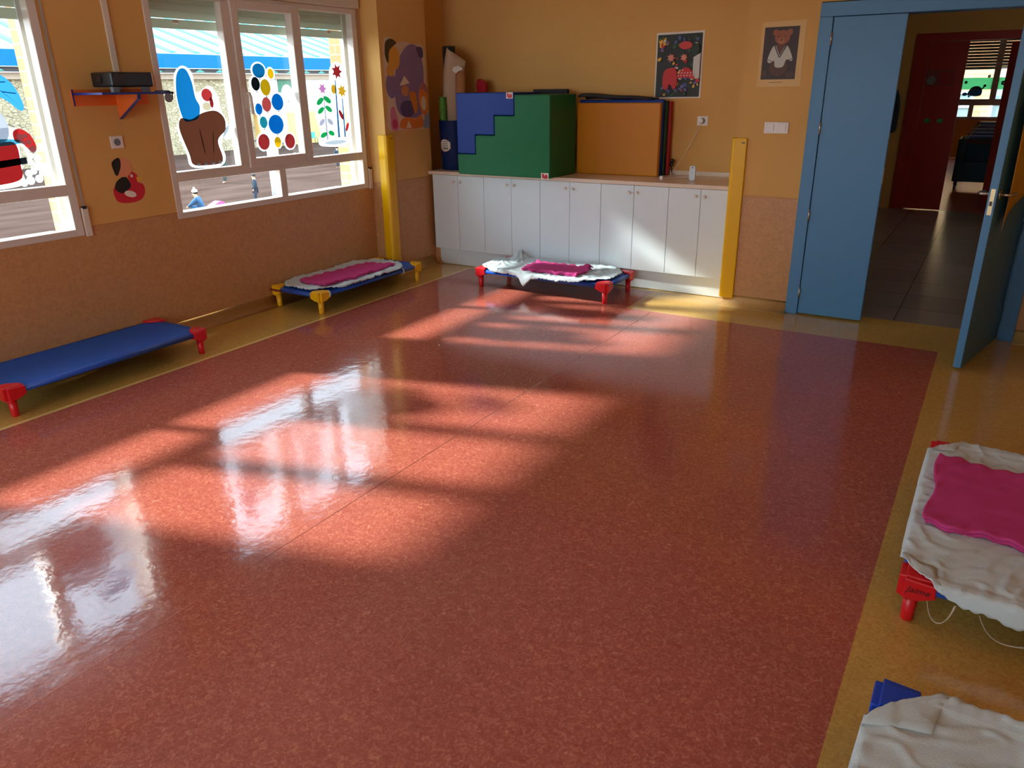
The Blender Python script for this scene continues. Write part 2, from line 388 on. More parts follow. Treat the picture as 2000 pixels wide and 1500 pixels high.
# coved skirting (linoleum turned up the wall)
COVE = mat('yellow linoleum cove', srgb(196, 154, 92), .45, .4, var=.06, vscale=30)
def cove(name, p0, p1, nx, ny, r=.08):
    s = Sh(); pts = [(0, 0), (r, 0)]
    for k in range(1, 7):
        a = k / 6 * math.pi / 2; pts.append((r - r * math.sin(a), r - r * math.cos(a)))
    A = []; B = []
    for d, z in pts:
        A.append(s.bm.verts.new((p0[0] + nx * d, p0[1] + ny * d, z + .0006))); B.append(s.bm.verts.new((p1[0] + nx * d, p1[1] + ny * d, z + .0006)))
    s._f(A); s._f(B[::-1])
    for i in range(len(A)): s._f([A[i], B[i], B[(i + 1) % len(A)], A[(i + 1) % len(A)]], True)
    struct(s.obj(name, COVE))
cove('baseboard_left', (XW, YR), (XW, 5.30), 1, 0)
cove('baseboard_pillar', (XW + .05, 5.30), (XP, 5.30), 0, -1, .04)
cove('baseboard_pillar', (XP, 5.29), (XP, 5.88), 1, 0)
cove('baseboard_back', (-1.65, YB), (-1.17, YB), 0, -1)
cove('baseboard_right', (XR, YR), (XR, YB), -1, 0)
cove('baseboard_back', (.275, YB), (XR, YB), 0, -1)

# floor weld seams
SEAMM = mat('pale weld seam', srgb(190, 106, 86), .15, .9)
struct(Sh().tube([(-2.041, YR, -.0022), (-2.041, 5.27, -.0022)], .0034, 10).obj('trim_3', SEAMM))

# wainscot edge bead
BEAD = mat('wainscot edge', srgb(190, 132, 82), .5)
s = Sh(); s.box(XW, XW + .004, YR, W1[0], WAINS - .004, WAINS + .002); s.box(XW, XW + .004, W1[1], W2[0], WAINS - .004, WAINS + .002); s.box(XW, XW + .004, W2[1], 5.30, WAINS - .004, WAINS + .002)
s.box(XP, XP + .004, 5.30, 5.86, WAINS - .004, WAINS + .002); s.box(-1.65, -1.17, YB - .004, YB, WAINS - .004, WAINS + .002)
struct(s.obj('trim_4', BEAD))

# ------------------------------------------------------------------ windows in the left wall
SLAT = translucent_material('grey green shutter slat', srgb(206, 214, 202), srgb(206, 214, 202), .22)
RAIL = mat('pale shutter guide', srgb(232, 238, 238), .4)
BELTM = mat('grey shutter belt', srgb(170, 160, 146), .8)
def rect_frame(s, x0, x1, ya, yb, za, zb, ia, ib, ja, jb):
    """frame between outer (ya..yb, za..zb) and inner (ia..ib, ja..jb)"""
    s.box(x0, x1, ya, ia, za, zb); s.box(x0, x1, ib, yb, za, zb); s.box(x0, x1, ia, ib, za, ja); s.box(x0, x1, ia, ib, jb, zb)
def window(n, ya):
    yb = ya + 1.943; W = lambda d: ya + d
    root = srt('window_%d' % n, (XW, ya, WZ[0]))
    F0, F1 = -4.80, XW + .006
    s = Sh()
    s.box(F0, F1, ya, W(.045), .78, 2.21); s.box(F0, F1, W(1.89), yb, .78, 2.21)
    s.box(F0, F1, W(.045), W(1.89), .78, .823); s.box(F0, F1, W(.045), W(1.89), 1.024, 1.09); s.box(F0, F1, W(.045), W(1.89), 2.17, 2.21)
    s.box(F0, F1, W(.942), W(1.005), .823, 1.024)
    s.box(F0, F1, W(.59), W(.662), 1.09, 2.17); s.box(F0, F1, W(1.288), W(1.315), 1.09, 2.17)
    s.obj('window_frame', WHITE, root, bevel=.004)
    # opening sash with handle
    s = Sh(); rect_frame(s, -4.79, XW + .022, W(.663), W(1.292), 1.066, 2.19, W(.722), W(1.215), 1.13, 2.13)
    sash = s.obj('sash', WHITE, root, bevel=.005)
    WL[sash.name] = WL[root.name]
    s = Sh(); s.box(XW + .022, XW + .036, W(.678), W(.712), 1.48, 1.62); s.tube([(XW + .034, W(.695), 1.58), (XW + .066, W(.695), 1.58), (XW + .072, W(.697), 1.56), (XW + .068, W(.706), 1.44)], .0115, 10)
    s.obj('window_handle', WHITE, sash, bevel=.002)
    for zz in (1.16, 2.10):
        Sh().tube([(XW + .020, W(1.297), zz - .035), (XW + .020, W(1.297), zz + .035)], .007, 10).obj('sash_hinge', WHITE, root)
    # panes
    for a, b, c, d in ((.045, .59, 1.09, 2.17), (.722, 1.215, 1.13, 2.13), (1.315, 1.89, 1.09, 2.17), (.045, .942, .823, 1.024), (1.005, 1.89, .823, 1.024)):
        Sh().box(-4.788, -4.783, W(a), W(b), c, d).obj('pane', GLASS, root)
    # shutter: guides, slats and end bar
    s = Sh(); s.box(-4.878, -4.838, ya - .0, W(.05), .80, 2.21); s.box(-4.878, -4.838, W(1.888), yb + .0, .80, 2.21); s.obj('shutter_guide', RAIL, root)
    s = Sh(); z = 2.052
    while z < 2.30:
        s.prism([(-4.854, z), (-4.8495, z + .008), (-4.8485, z + .024), (-4.8495, z + .040), (-4.854, z + .0478), (-4.860, z + .0478), (-4.860, z)], 'y', W(.03), W(1.91)); z += .048
    s.obj('shutter_slats', SLAT, root)
    s = Sh(); s.box(-4.868, -4.848, W(.03), W(1.91), 1.990, 2.048); bar = s.obj('shutter_end_bar', SLAT, root, bevel=.004); WL[bar.name] = WL[root.name]
    for d in (.28, 1.70): Sh().box(-4.848, -4.828, W(d), W(d + .04), 2.022, 2.046).obj('shutter_stop', WHITE, bar, bevel=.004)
    # exterior sill and inner shutter box
    Sh().prism([(-4.80, .80), (-5.12, .775), (-5.12, .745), (-4.80, .77)], 'y', ya - .0, yb + .0).obj('exterior_sill', SILL, root)
    Sh().box(XW + .0, XW + .022, W(0), W(1.975), 2.213, 2.55).obj('shutter_box_cover', WHITE, root, bevel=.004)
    # belt and its winder
    yy = yb + .012
    Sh().box(XW, XW + .018, yy - .007, yy + .032, .772, .945).obj('belt_winder', TRUNK, root, bevel=.004)
    Sh().box(XW + .004, XW + .006, yy + .004, yy + .020, .945, 2.213).obj('shutter_belt', BELTM, root)
    Sh().box(XW + .003, XW + .019, yy + .000, yy + .024, .938, .955).obj('belt_slot', BLACK, root)
window(1, W1[0] - .007)
window(2, W2[0])
w4 = srt('window_4', (-2.3, YR, .85))  # unseen window added behind the camera to let more daylight into the room
s = Sh()
for x in (-4.4, -3.37, -2.34, -1.31, -.26): s.box(x, x + .06, YR - .06, YR, .85, 2.40)
s.box(-4.4, -.2, YR - .06, YR, .85, .91); s.box(-4.4, -.2, YR - .06, YR, 2.34, 2.40)
s.obj('window_frame', WHITE, w4)
Sh().box(-4.4, -.2, YR - .035, YR - .030, .91, 2.34).obj('pane', GLASS, w4)

# ------------------------------------------------------------------ painted stickers on the glass (generic shapes)
def smooth_closed(pts, n=6):
    out = []; m = len(pts)
    for i in range(m):
        p0, p1, p2, p3 = pts[i - 1], pts[i], pts[(i + 1) % m], pts[(i + 2) % m]
        for k in range(n):
            t = k / n
            out.append(tuple(.5 * ((2 * p1[j]) + (-p0[j] + p2[j]) * t + (2 * p0[j] - 5 * p1[j] + 4 * p2[j] - p3[j]) * t * t + (-p0[j] + 3 * p1[j] - 3 * p2[j] + p3[j]) * t ** 3) for j in range(2)))
    return out
def oval(c, a, b, rot=0, n=28):
    return [(c[0] + a * math.cos(t) * math.cos(rot) - b * math.sin(t) * math.sin(rot), c[1] + a * math.cos(t) * math.sin(rot) + b * math.sin(t) * math.cos(rot)) for t in [k * 2 * math.pi / n for k in range(n)]]
PAINT = {}
def paint(name, rgb):
    if name not in PAINT: PAINT[name] = translucent_material('glass paint ' + name, srgb(*rgb), tuple(c * (.8 if name in ('white', 'bubble', 'pale', 'mint') else .42) for c in srgb(*rgb)), .8)
    return PAINT[name]
def sticker(name, x, base_z, shapes, label, cat, opaque=False, axis='x', sgn=1, th=.0007, group=None):
    """shapes: list of (colour name, rgb, polygon (y,z)); later shapes lie on top of earlier ones"""
    s = Sh(); mats = []
    for k, (cn, rgb, poly) in enumerate(shapes):
        m = mat('print ' + cn, srgb(*rgb), .6) if opaque else paint(cn, rgb)
        if m not in mats: mats.append(m)
        s.mi = mats.index(m)
        if opaque: s.prism(poly, axis, x, x + sgn * th * (k + 1))
        else: s._f([s.bm.verts.new((x + sgn * th * (k + 1), p[0], p[1])) for p in poly])
    return tag(s.obj(name, mats), label, cat, group)
GX = -4.7828
K_ = (20, 22, 26); WH = (232, 240, 242)
# brown hill with a blue tree and a red flower
sh = [('white', WH, smooth_closed([(3.44, 1.36), (3.48, 1.20), (3.50, 1.115), (3.62, 1.095), (3.76, 1.10), (3.80, 1.16), (3.78, 1.26), (3.86, 1.36), (3.82, 1.47), (3.80, 1.58), (3.74, 1.635), (3.67, 1.60), (3.63, 1.60), (3.62, 1.72), (3.55, 1.76), (3.48, 1.70), (3.47, 1.56), (3.48, 1.45)])),
      ('brown', (104, 56, 40), smooth_closed([(3.455, 1.36), (3.50, 1.20), (3.52, 1.125), (3.62, 1.11), (3.75, 1.115), (3.775, 1.16), (3.755, 1.27), (3.83, 1.34), (3.835, 1.42), (3.77, 1.47), (3.66, 1.46), (3.56, 1.42), (3.48, 1.43)])),
      ('blue', (24, 132, 206), smooth_closed([(3.50, 1.42), (3.475, 1.55), (3.49, 1.68), (3.53, 1.74), (3.58, 1.735), (3.61, 1.66), (3.62, 1.56), (3.645, 1.50), (3.62, 1.43), (3.56, 1.41)])),
      ('red', (204, 58, 58), oval((3.715, 1.575), .045, .042)),
      ('dark red', (160, 40, 44), oval((3.745, 1.525), .016, .035)),
      ('cream', (236, 214, 178), oval((3.70, 1.50), .035, .028)),
      ('pale grey', (206, 212, 220), smooth_closed([(3.80, 1.30), (3.84, 1.36), (3.88, 1.37), (3.875, 1.29), (3.83, 1.27)])),
      ('dark brown', (76, 38, 28), oval((3.62, 1.27), .004, .09, .1)), ('dark brown', (76, 38, 28), oval((3.71, 1.26), .003, .08, -.15))]
for k in range(4): sh.append(('pale grey', (206, 212, 220), oval((3.56 + k * .06, 1.122), .016, .012)))
sticker('window_sticker', GX, 1.1, sh, 'painted window sticker of a brown hill with tall blue tree and red flower', 'sticker')
# balloons
B_ = [('deep blue', (16, 110, 170), (4.20, 1.735), .060, .050), ('dark', K_, (4.155, 1.645), .040, .048), ('yellow', (250, 190, 20), (4.245, 1.620), .048, .058), ('pale', (214, 232, 234), (4.455, 1.575), .045, .052),
      ('yellow', (250, 190, 20), (4.31, 1.715), .030, .036), ('strong blue', (14, 126, 226), (4.345, 1.515), .058, .060), ('coral', (240, 92, 88), (4.235, 1.500), .044, .052), ('strong blue', (14, 126, 226), (4.155, 1.470), .034, .040),
      ('strong blue', (14, 126, 226), (4.305, 1.355), .074, .070), ('turquoise', (40, 170, 190), (4.185, 1.375), .036, .042), ('maroon', (160, 44, 44), (4.165, 1.235), .056, .058), ('maroon', (160, 44, 44), (4.425, 1.225), .052, .056), ('yellow', (250, 190, 20), (4.30, 1.225), .034, .040)]
sh = [('white', WH, oval(c, a + .011, b + .011)) for n, r, c, a, b in B_] + [('white', WH, smooth_closed([(4.20, 1.70), (4.14, 1.50), (4.16, 1.30), (4.30, 1.22), (4.42, 1.28), (4.40, 1.50), (4.30, 1.66)]))] + [(n, r, oval(c, a, b)) for n, r, c, a, b in B_]
sh += [('dark', K_, [(c[0] - .006, c[1] - b - .010), (c[0] + .006, c[1] - b - .010), (c[0], c[1] - b + .003)]) for n, r, c, a, b in B_]
sticker('window_sticker', GX, 1.1, sh, 'painted window sticker of a balloon bunch, blue, yellow and maroon, on middle sash', 'sticker', th=.0002)
# flowers on a mound
def daisy(c, r, n=7, k=.45): return smooth_closed([(c[0] + (r if i % 2 == 0 else r * k * 1.3) * math.cos(math.pi * i / n), c[1] + (r if i % 2 == 0 else r * k * 1.3) * math.sin(math.pi * i / n)) for i in range(2 * n)], 4)
sh = [('white', WH, smooth_closed([(4.745, 1.58), (4.735, 1.40), (4.77, 1.28), (4.74, 1.18), (4.86, 1.155), (5.03, 1.15), (5.10, 1.19), (5.07, 1.30), (5.07, 1.45), (5.13, 1.58), (5.12, 1.74), (5.03, 1.81), (4.94, 1.76), (4.92, 1.66), (4.85, 1.66), (4.78, 1.65)])),
      ('dark red', (160, 48, 44), daisy((5.02, 1.735), .062)), ('mustard', (226, 168, 40), daisy((5.06, 1.585), .055)), ('mustard', (226, 168, 40), oval((4.965, 1.60), .030, .036)),
      ('denim', (42, 108, 160), [(4.985, 1.67), (4.997, 1.67), (4.990, 1.22), (4.965, 1.22)]), ('denim', (42, 108, 160), [(5.050, 1.53), (5.062, 1.53), (5.060, 1.22), (5.040, 1.22)]),
      ('dark red', (160, 48, 44), oval((5.025, 1.40), .018, .045, .5)), ('dark red', (160, 48, 44), oval((5.085, 1.30), .016, .040, -.5)),
      ('rose', (214, 130, 190), daisy((4.835, 1.605), .045, 6)), ('leaf green', (30, 168, 84), oval((4.795, 1.51), .045, .022, .5)), ('leaf green', (30, 168, 84), oval((4.880, 1.52), .045, .022, -.5)),
      ('leaf green', (30, 168, 84), oval((4.795, 1.44), .042, .020, .5)), ('leaf green', (30, 168, 84), oval((4.885, 1.45), .042, .020, -.5)), ('lilac grey', (190, 186, 206), [(4.834, 1.56), (4.846, 1.56), (4.850, 1.21), (4.828, 1.21)]),
      ('lilac grey', (190, 186, 206), oval((4.795, 1.35), .038, .020, .6)), ('lilac grey', (190, 186, 206), oval((4.888, 1.35), .038, .020, -.6)), ('leaf green', (30, 168, 84), oval((4.800, 1.25), .040, .020, .3)), ('leaf green', (30, 168, 84), oval((4.890, 1.26), .036, .020, -.3)),
      ('pale grey', (206, 212, 220), oval((4.93, 1.185), .13, .018))]
sticker('window_sticker', GX, 1.1, sh, 'painted window sticker of three tall flowers growing on a mound, right pane', 'sticker', th=.0002)
# tub of suds with a blue leaf
GX1 = GX
sh = [('white', WH, smooth_closed([(1.95, 1.36), (2.10, 1.40), (2.28, 1.42), (2.40, 1.42), (2.40, 1.37), (2.39, 1.25), (2.38, 1.18), (2.38, 1.12), (2.30, 1.10), (2.1, 1.10), (1.95, 1.12)])),
      ('bath grey', (176, 182, 200), smooth_closed([(2.02, 1.40), (2.10, 1.52), (2.24, 1.56), (2.34, 1.50), (2.36, 1.40), (2.30, 1.34), (2.1, 1.33)])),
      ('tub red', (176, 36, 36), smooth_closed([(1.97, 1.34), (2.2, 1.33), (2.37, 1.345), (2.38, 1.22), (2.36, 1.14), (2.2, 1.12), (2.0, 1.13)])),
      ('tub red', (176, 36, 36), smooth_closed([(2.38, 1.40), (2.42, 1.415), (2.47, 1.38), (2.49, 1.31), (2.46, 1.28), (2.42, 1.33), (2.38, 1.35)])),
      ('water', (90, 190, 226), smooth_closed([(2.02, 1.345), (2.2, 1.365), (2.38, 1.36), (2.40, 1.335), (2.2, 1.325), (2.03, 1.33)])),
      ('dark', K_, [(1.98, 1.255), (2.2, 1.245), (2.42, 1.26), (2.42, 1.225), (2.2, 1.205), (1.98, 1.215)])]
rr = random.Random(3)
for y, z, r in ((2.40, 1.37, .022), (2.43, 1.375, .016), (2.405, 1.335, .02), (2.44, 1.34, .018), (2.42, 1.30, .02), (2.455, 1.30, .024), (2.43, 1.265, .02), (2.47, 1.25, .026), (2.425, 1.23, .02), (2.46, 1.205, .028), (2.50, 1.20, .024), (2.43, 1.18, .022), (2.475, 1.165, .022), (2.40, 1.17, .024), (2.40, 1.13, .028), (2.45, 1.135, .026), (2.50, 1.315, .02), (2.36, 1.12, .024), (2.505, 1.16, .02)):
    sh.append(('bubble', (206, 232, 242), oval((y + .012, z), r * .86, r * .86)))
sticker('window_sticker', GX1, 1.1, sh, 'painted window sticker of a red tub overflowing with white suds', 'sticker', th=.0003)
sh = [('sky blue', (60, 160, 222), smooth_closed([(2.26, 1.72), (2.35, 1.72), (2.43, 1.66), (2.465, 1.58), (2.47, 1.52), (2.44, 1.515), (2.38, 1.57), (2.28, 1.62), (2.18, 1.68)])),
      ('vein', (20, 90, 160), [(2.22, 1.69), (2.33, 1.655), (2.455, 1.535), (2.335, 1.645)]), ('vein', (20, 90, 160), [(2.30, 1.665), (2.40, 1.665), (2.405, 1.66), (2.30, 1.66)]), ('vein', (20, 90, 160), [(2.37, 1.615), (2.445, 1.605), (2.445, 1.60), (2.37, 1.61)])]
sticker('window_sticker', GX1, 1.5, sh, 'painted window sticker of a large blue leaf above the red tub', 'sticker')
# wall stickers
sh = [('sticker red', (206, 30, 52), smooth_closed([(2.875, 1.02), (2.89, .955), (2.96, .935), (3.05, .945), (3.09, .99), (3.085, 1.04), (3.05, 1.06), (3.055, 1.10), (3.02, 1.125), (2.99, 1.10), (2.995, 1.055), (2.94, 1.05), (2.90, 1.05)])),
      ('sticker yellow', (240, 180, 40), [(3.045, 1.09), (3.092, 1.075), (3.05, 1.062)]),
      ('sticker black', (24, 20, 20), smooth_closed([(2.89, 1.03), (2.91, 1.075), (2.97, 1.10), (3.0, 1.05), (2.98, 1.02), (2.93, 1.0)])),
      ('sticker peach', (228, 152, 110), oval((2.965, 1.155), .062, .058)),
      ('sticker black', (24, 20, 20), smooth_closed([(2.905, 1.13), (2.90, 1.19), (2.95, 1.216), (2.955, 1.17), (2.93, 1.12), (2.915, 1.11)])),
      ('sticker white', (236, 228, 216), oval((2.985, .99), .04, .02, -.3)), ('sticker white', (236, 228, 216), oval((3.015, 1.10), .008, .010))]
sticker('wall_sticker', XW, .93, sh, 'wall sticker of a red duck ring holding a peach and black ball', 'sticker', opaque=True)
PU = (136, 112, 148)
sh = [('pale border', (214, 190, 160), smooth_closed([(5.345, 1.90), (5.37, 1.99), (5.45, 2.00), (5.51, 1.96), (5.60, 1.975), (5.75, 1.96), (5.89, 1.94), (5.905, 1.70), (5.925, 1.50), (5.925, 1.27), (5.90, 1.252), (5.6, 1.255), (5.36, 1.262), (5.34, 1.35), (5.36, 1.5), (5.345, 1.7)], 3)),
      ('plum', PU, smooth_closed([(5.50, 1.40), (5.46, 1.60), (5.52, 1.80), (5.66, 1.94), (5.80, 1.94), (5.87, 1.80), (5.87, 1.62), (5.84, 1.40), (5.70, 1.35)])),
      ('deep plum', (88, 70, 104), smooth_closed([(5.79, 1.93), (5.87, 1.93), (5.88, 1.86), (5.83, 1.85)])), ('plum', PU, oval((5.42, 1.62), .07, .10)),
      ('honey', (222, 160, 62), oval((5.47, 1.84), .085, .095)), ('olive brown', (74, 60, 34), smooth_closed([(5.365, 1.86), (5.38, 1.96), (5.45, 1.99), (5.52, 1.96), (5.47, 1.93), (5.42, 1.89), (5.40, 1.80)])),
      ('honey', (222, 160, 62), oval((5.42, 1.74), .05, .045)), ('dusty rose', (176, 110, 110), oval((5.86, 1.56), .06, .085)),
      ('cream print', (224, 204, 170), [(5.53, 1.62), (5.60, 1.70), (5.67, 1.64)]), ('tan', (200, 130, 80), oval((5.60, 1.58), .05, .045)),
      ('deep plum', (88, 70, 104), oval((5.62, 1.43), .10, .07)), ('ochre', (206, 124, 40), smooth_closed([(5.66, 1.56), (5.74, 1.56), (5.76, 1.43), (5.72, 1.39), (5.68, 1.48)])),
      ('tangerine', (222, 124, 48), smooth_closed([(5.80, 1.58), (5.90, 1.56), (5.91, 1.42), (5.86, 1.36), (5.80, 1.44)])), ('cream print', (224, 204, 170), oval((5.85, 1.47), .035, .06)),
      ('dusty pink', (206, 120, 140), smooth_closed([(5.385, 1.42), (5.43, 1.45), (5.46, 1.38), (5.48, 1.27), (5.39, 1.27)])), ('rose print', (190, 60, 90), oval((5.43, 1.31), .035, .04)),
      ('tangerine', (222, 124, 48), smooth_closed([(5.52, 1.27), (5.53, 1.34), (5.62, 1.36), (5.72, 1.34), (5.80, 1.37), (5.82, 1.27)])), ('blue grey', (140, 150, 166), smooth_closed([(5.83, 1.27), (5.86, 1.36), (5.915, 1.38), (5.915, 1.27)])),
      ('cream print', (224, 204, 170), [(5.58, 1.27), (5.62, 1.33), (5.66, 1.27)])]
sticker('wall_poster', XP, 1.25, sh, 'cut-out poster of plum, honey and orange rounded shapes on the pillar', 'poster', opaque=True, th=.0004)

# ------------------------------------------------------------------ posters on the back walls
def poster_back(name, y, x0, x1, z0, z1, shapes, label, skew=0, base=(226, 222, 214), bname='poster paper'):
    s = Sh(); mats = [mat(bname, srgb(*base), .55)]
    s.prism([(x0, z0), (x1, z0 + skew), (x1, z1 + skew), (x0, z1)], 'y', y, y - .002)
    for k, (cn, rgb, poly) in enumerate(shapes):
        m = mat('print ' + cn, srgb(*rgb), .5)
        if m not in mats: mats.append(m)
        s.mi = mats.index(m); s.prism(poly, 'y', y - .001, y - .0022 - .00025 * k)
    return tag(s.obj(name, mats), label, 'poster')
px0, px1, pz0, pz1 = -2.578, -2.178, 1.488, 1.990
sh = [('night green', (26, 32, 26), [(px0 + .012, pz0 + .012), (px1 - .012, pz0 + .014), (px1 - .012, pz1 - .010), (px0 + .012, pz1 - .016)])]
rr = random.Random(11)
for k in range(70):
    cx = rr.uniform(px0 + .03, px1 - .03); cz = rr.choice([rr.uniform(pz0 + .03, pz0 + .16), rr.uniform(pz1 - .14, pz1 - .03), rr.uniform(pz0 + .03, pz1 - .03)])
    c = rr.choice([('p red', (196, 40, 50)), ('p yellow', (226, 180, 50)), ('p leaf', (52, 84, 50)), ('p blue', (66, 84, 140)), ('p white', (220, 216, 206)), ('p violet', (110, 100, 170))])
    sh.append((c[0], c[1], oval((cx, cz), rr.uniform(.006, .02), rr.uniform(.006, .018), rr.uniform(0, 3))))
sh += [('p bench', (206, 206, 200), [(-2.25, 1.64), (-2.195, 1.64), (-2.195, 1.83), (-2.25, 1.80)]), ('p scarlet', (206, 30, 40), smooth_closed([(-2.50, 1.58), (-2.49, 1.70), (-2.40, 1.72), (-2.38, 1.62), (-2.40, 1.56), (-2.44, 1.60), (-2.46, 1.56)])),
       ('p scarlet', (206, 30, 40), smooth_closed([(-2.38, 1.65), (-2.33, 1.72), (-2.27, 1.71), (-2.23, 1.64), (-2.30, 1.65)])), ('p dotted', (206, 60, 60), oval((-2.32, 1.89), .055, .03)),
       ('p rosy', (220, 140, 120), daisy((-2.44, 1.80), .035)), ('p rosy', (220, 140, 120), daisy((-2.33, 1.80), .032)), ('p dark leaf', (20, 50, 30), oval((-2.24, 1.86), .035, .045))]
for k in range(14): sh.append(('p white', (220, 216, 206), oval((-2.37 + .025 * (k % 6) + .006 * (k // 6), 1.665 + .02 * (k // 6)), .005, .005)))
poster_back('wall_poster', YN, px0, px1, pz0, pz1, sh, 'white-bordered poster of a dark flower garden with red cushions above foam blocks', skew=.006)
bx0, bx1, bz0, bz1 = -1.542, -1.252, 1.572, 1.982
FUR = (150, 80, 44)
sh = [('bear ground', (52, 28, 22), [(-1.521, 1.621), (-1.292, 1.621), (-1.292, 1.951), (-1.521, 1.949)]),
      ('bear rug', (74, 44, 30), oval((-1.50, 1.66), .018, .02)), ('bear rug', (74, 44, 30), oval((-1.33, 1.65), .03, .02)),
      ('bear fur dark', (84, 44, 26), oval((-1.41, 1.70), .06, .06)), ('bear fur', FUR, oval((-1.445, 1.915), .020, .020)), ('bear fur', FUR, oval((-1.355, 1.915), .020, .020)),
      ('bear fur', FUR, oval((-1.40, 1.885), .050, .045)), ('bear muzzle', (176, 104, 64), oval((-1.405, 1.862), .022, .018)),
      ('bear nose', (20, 12, 10), oval((-1.405, 1.868), .007, .005)), ('bear nose', (20, 12, 10), oval((-1.424, 1.893), .004, .004)), ('bear nose', (20, 12, 10), oval((-1.380, 1.893), .004, .004)),
      ('bear shirt', (196, 198, 184), smooth_closed([(-1.45, 1.835), (-1.485, 1.75), (-1.47, 1.725), (-1.44, 1.74), (-1.43, 1.70), (-1.38, 1.70), (-1.36, 1.745), (-1.325, 1.735), (-1.325, 1.765), (-1.365, 1.835), (-1.40, 1.80)], 4)),
      ('bear collar', (40, 48, 66), [(-1.45, 1.835), (-1.443, 1.838), (-1.408, 1.765), (-1.41, 1.755)]), ('bear collar', (40, 48, 66), [(-1.37, 1.836), (-1.363, 1.832), (-1.405, 1.755), (-1.408, 1.765)]),
      ('bear neck', (100, 54, 34), [(-1.44, 1.84), (-1.372, 1.84), (-1.407, 1.772)]),
      ('bear collar', (40, 48, 66), [(-1.487, 1.752), (-1.450, 1.733), (-1.450, 1.730), (-1.487, 1.748)]), ('bear collar', (40, 48, 66), [(-1.355, 1.742), (-1.323, 1.752), (-1.323, 1.748), (-1.355, 1.738)]),
      ('caption grey', (110, 84, 60), [(-1.46, 1.603), (-1.37, 1.603), (-1.37, 1.600), (-1.46, 1.600)])]
poster_back('wall_poster', YB, bx0, bx1, bz0, bz1, sh, 'cream-bordered print of a brown teddy bear in a white sailor jersey', base=(224, 186, 120), bname='cream poster paper', skew=.004)

# ------------------------------------------------------------------ sockets, switches, trunking
def socket(loc, face, label):
    t = thing('wall_socket', loc, label, 'socket')
    x, y, z = loc
    if face == 'x':
        Sh().box(x, x + .009, y - .041, y + .041, z - .037, z + .037).obj('plate', PLAST, t, bevel=.003)
        Sh().tube([(x + .009, y, z), (x + .0105, y, z)], .022, 20).obj('outlet', GREY, t); p = [(x + .0105, y + d, z) for d in (-.009, .009)]
        for q in p: Sh().tube([q, (q[0] + .001, q[1], q[2])], .0028, 8).obj('outlet_hole', BLACK, t)
    else:
        Sh().box(x - .046, x + .046, y - .009, y, z - .037, z + .037).obj('plate', PLAST, t, bevel=.003)
        Sh().tube([(x, y - .009, z), (x, y - .0105, z)], .024, 20).obj('outlet', GREY, t)
        Sh().tube([(x - .008, y - .0105, z), (x - .008, y - .030, z)], .018, 16).obj('plug', PLAST, t, bevel=.002)
socket((XW, 2.958, 1.310), 'x', 'white wall socket under the projector shelf')
socket((-2.141, YN, 1.316), 'y', 'white wall socket with plug above the worktop right end')
t = thing('light_switch', (-1.378, YB, 1.306), 'pair of white light switches on wall beside the blue door frame', 'switch')
Sh().box(-1.461, -1.295, YB - .009, YB, 1.268, 1.344).obj('plate', PLAST, t, bevel=.003)
for k in (0, 1): Sh().box(-1.445 + k * .083, -1.395 + k * .083, YB - .014, YB - .008, 1.281, 1.331).obj('rocker', PLAST, t, bevel=.002)
tag(Sh().box(XW, XW + .014, 3.024, 3.060, 1.60, ZC).obj('cable_trunking', TRUNK, bevel=.002), 'white cable trunking running up the wall above the projector', 'trunking')

# ------------------------------------------------------------------ projector and shelf
t = thing('projector_shelf', (XW, 2.96, 1.45), 'orange and navy wall shelf carrying the black projector', 'shelf')
s = Sh(); s.box(XW, XW + .016, 2.732, 3.22, 1.527, 1.618); s.obj('back_board', ORANGE, t)
Sh().box(XW + .016, XW + .020, 2.728, 2.736, 1.527, 1.620).obj('edge_strip', NAVY, t)
Sh().box(XW + .016, XW + .31, 2.735, 3.20, 1.588, 1.6005).obj('board', NAVY, t, bevel=.001)
Sh().prism([(XW + .016, 1.588), (XW + .24, 1.588), (XW + .235, 1.565), (XW + .016, 1.447)], 'y', 3.00, 3.016).obj('bracket', ORANGE, t)
Sh().prism([(XW + .24, 1.588), (XW + .246, 1.588), (XW + .241, 1.562), (XW + .020, 1.444), (XW + .016, 1.447), (XW + .235, 1.565)], 'y', 2.998, 3.018).obj('bracket_edge', NAVY, t)
t = thing('projector', (-4.587, 2.98, 1.6005), 'black video projector on the orange wall shelf', 'projector')
Sh().box(-4.69, -4.485, 2.845, 3.115, 1.630, 1.712).obj('body', BLACK, t, bevel=.010, seg=3)
Sh().box(-4.486, -4.483, 2.86, 2.93, 1.645, 1.70).obj('vent_grille', mat('dark grey plastic', (.03, .03, .035), .6), t)
Sh().tube([(-4.60, 2.844, 1.675), (-4.60, 2.838, 1.675)], .022, 20).obj('lens', mat('lens glass', (.01, .01, .02), .05, 1), t)
for yy in (2.875, 3.075): Sh().box(-4.53, -4.50, yy - .02, yy + .02, 1.6005, 1.631).obj('foot', GREY, t)
Sh().box(-4.68, -4.65, 2.95, 2.99, 1.6005, 1.631).obj('foot', GREY, t)
t = thing('wall_cable', (-4.42, 3.15, 1.56), 'round grey cable reel tag hanging off the projector shelf end', 'cable')
Sh().tube([(-4.426, 3.155, 1.565), (-4.416, 3.155, 1.565)], .026, 24).obj('disc', GREY, t)
Sh().tube([(-4.47, 3.10, 1.604), (-4.45, 3.14, 1.606), (-4.424, 3.17, 1.603), (-4.421, 3.185, 1.585), (-4.419, 3.18, 1.555)], .004, 8).obj('cord', BLACK, t)

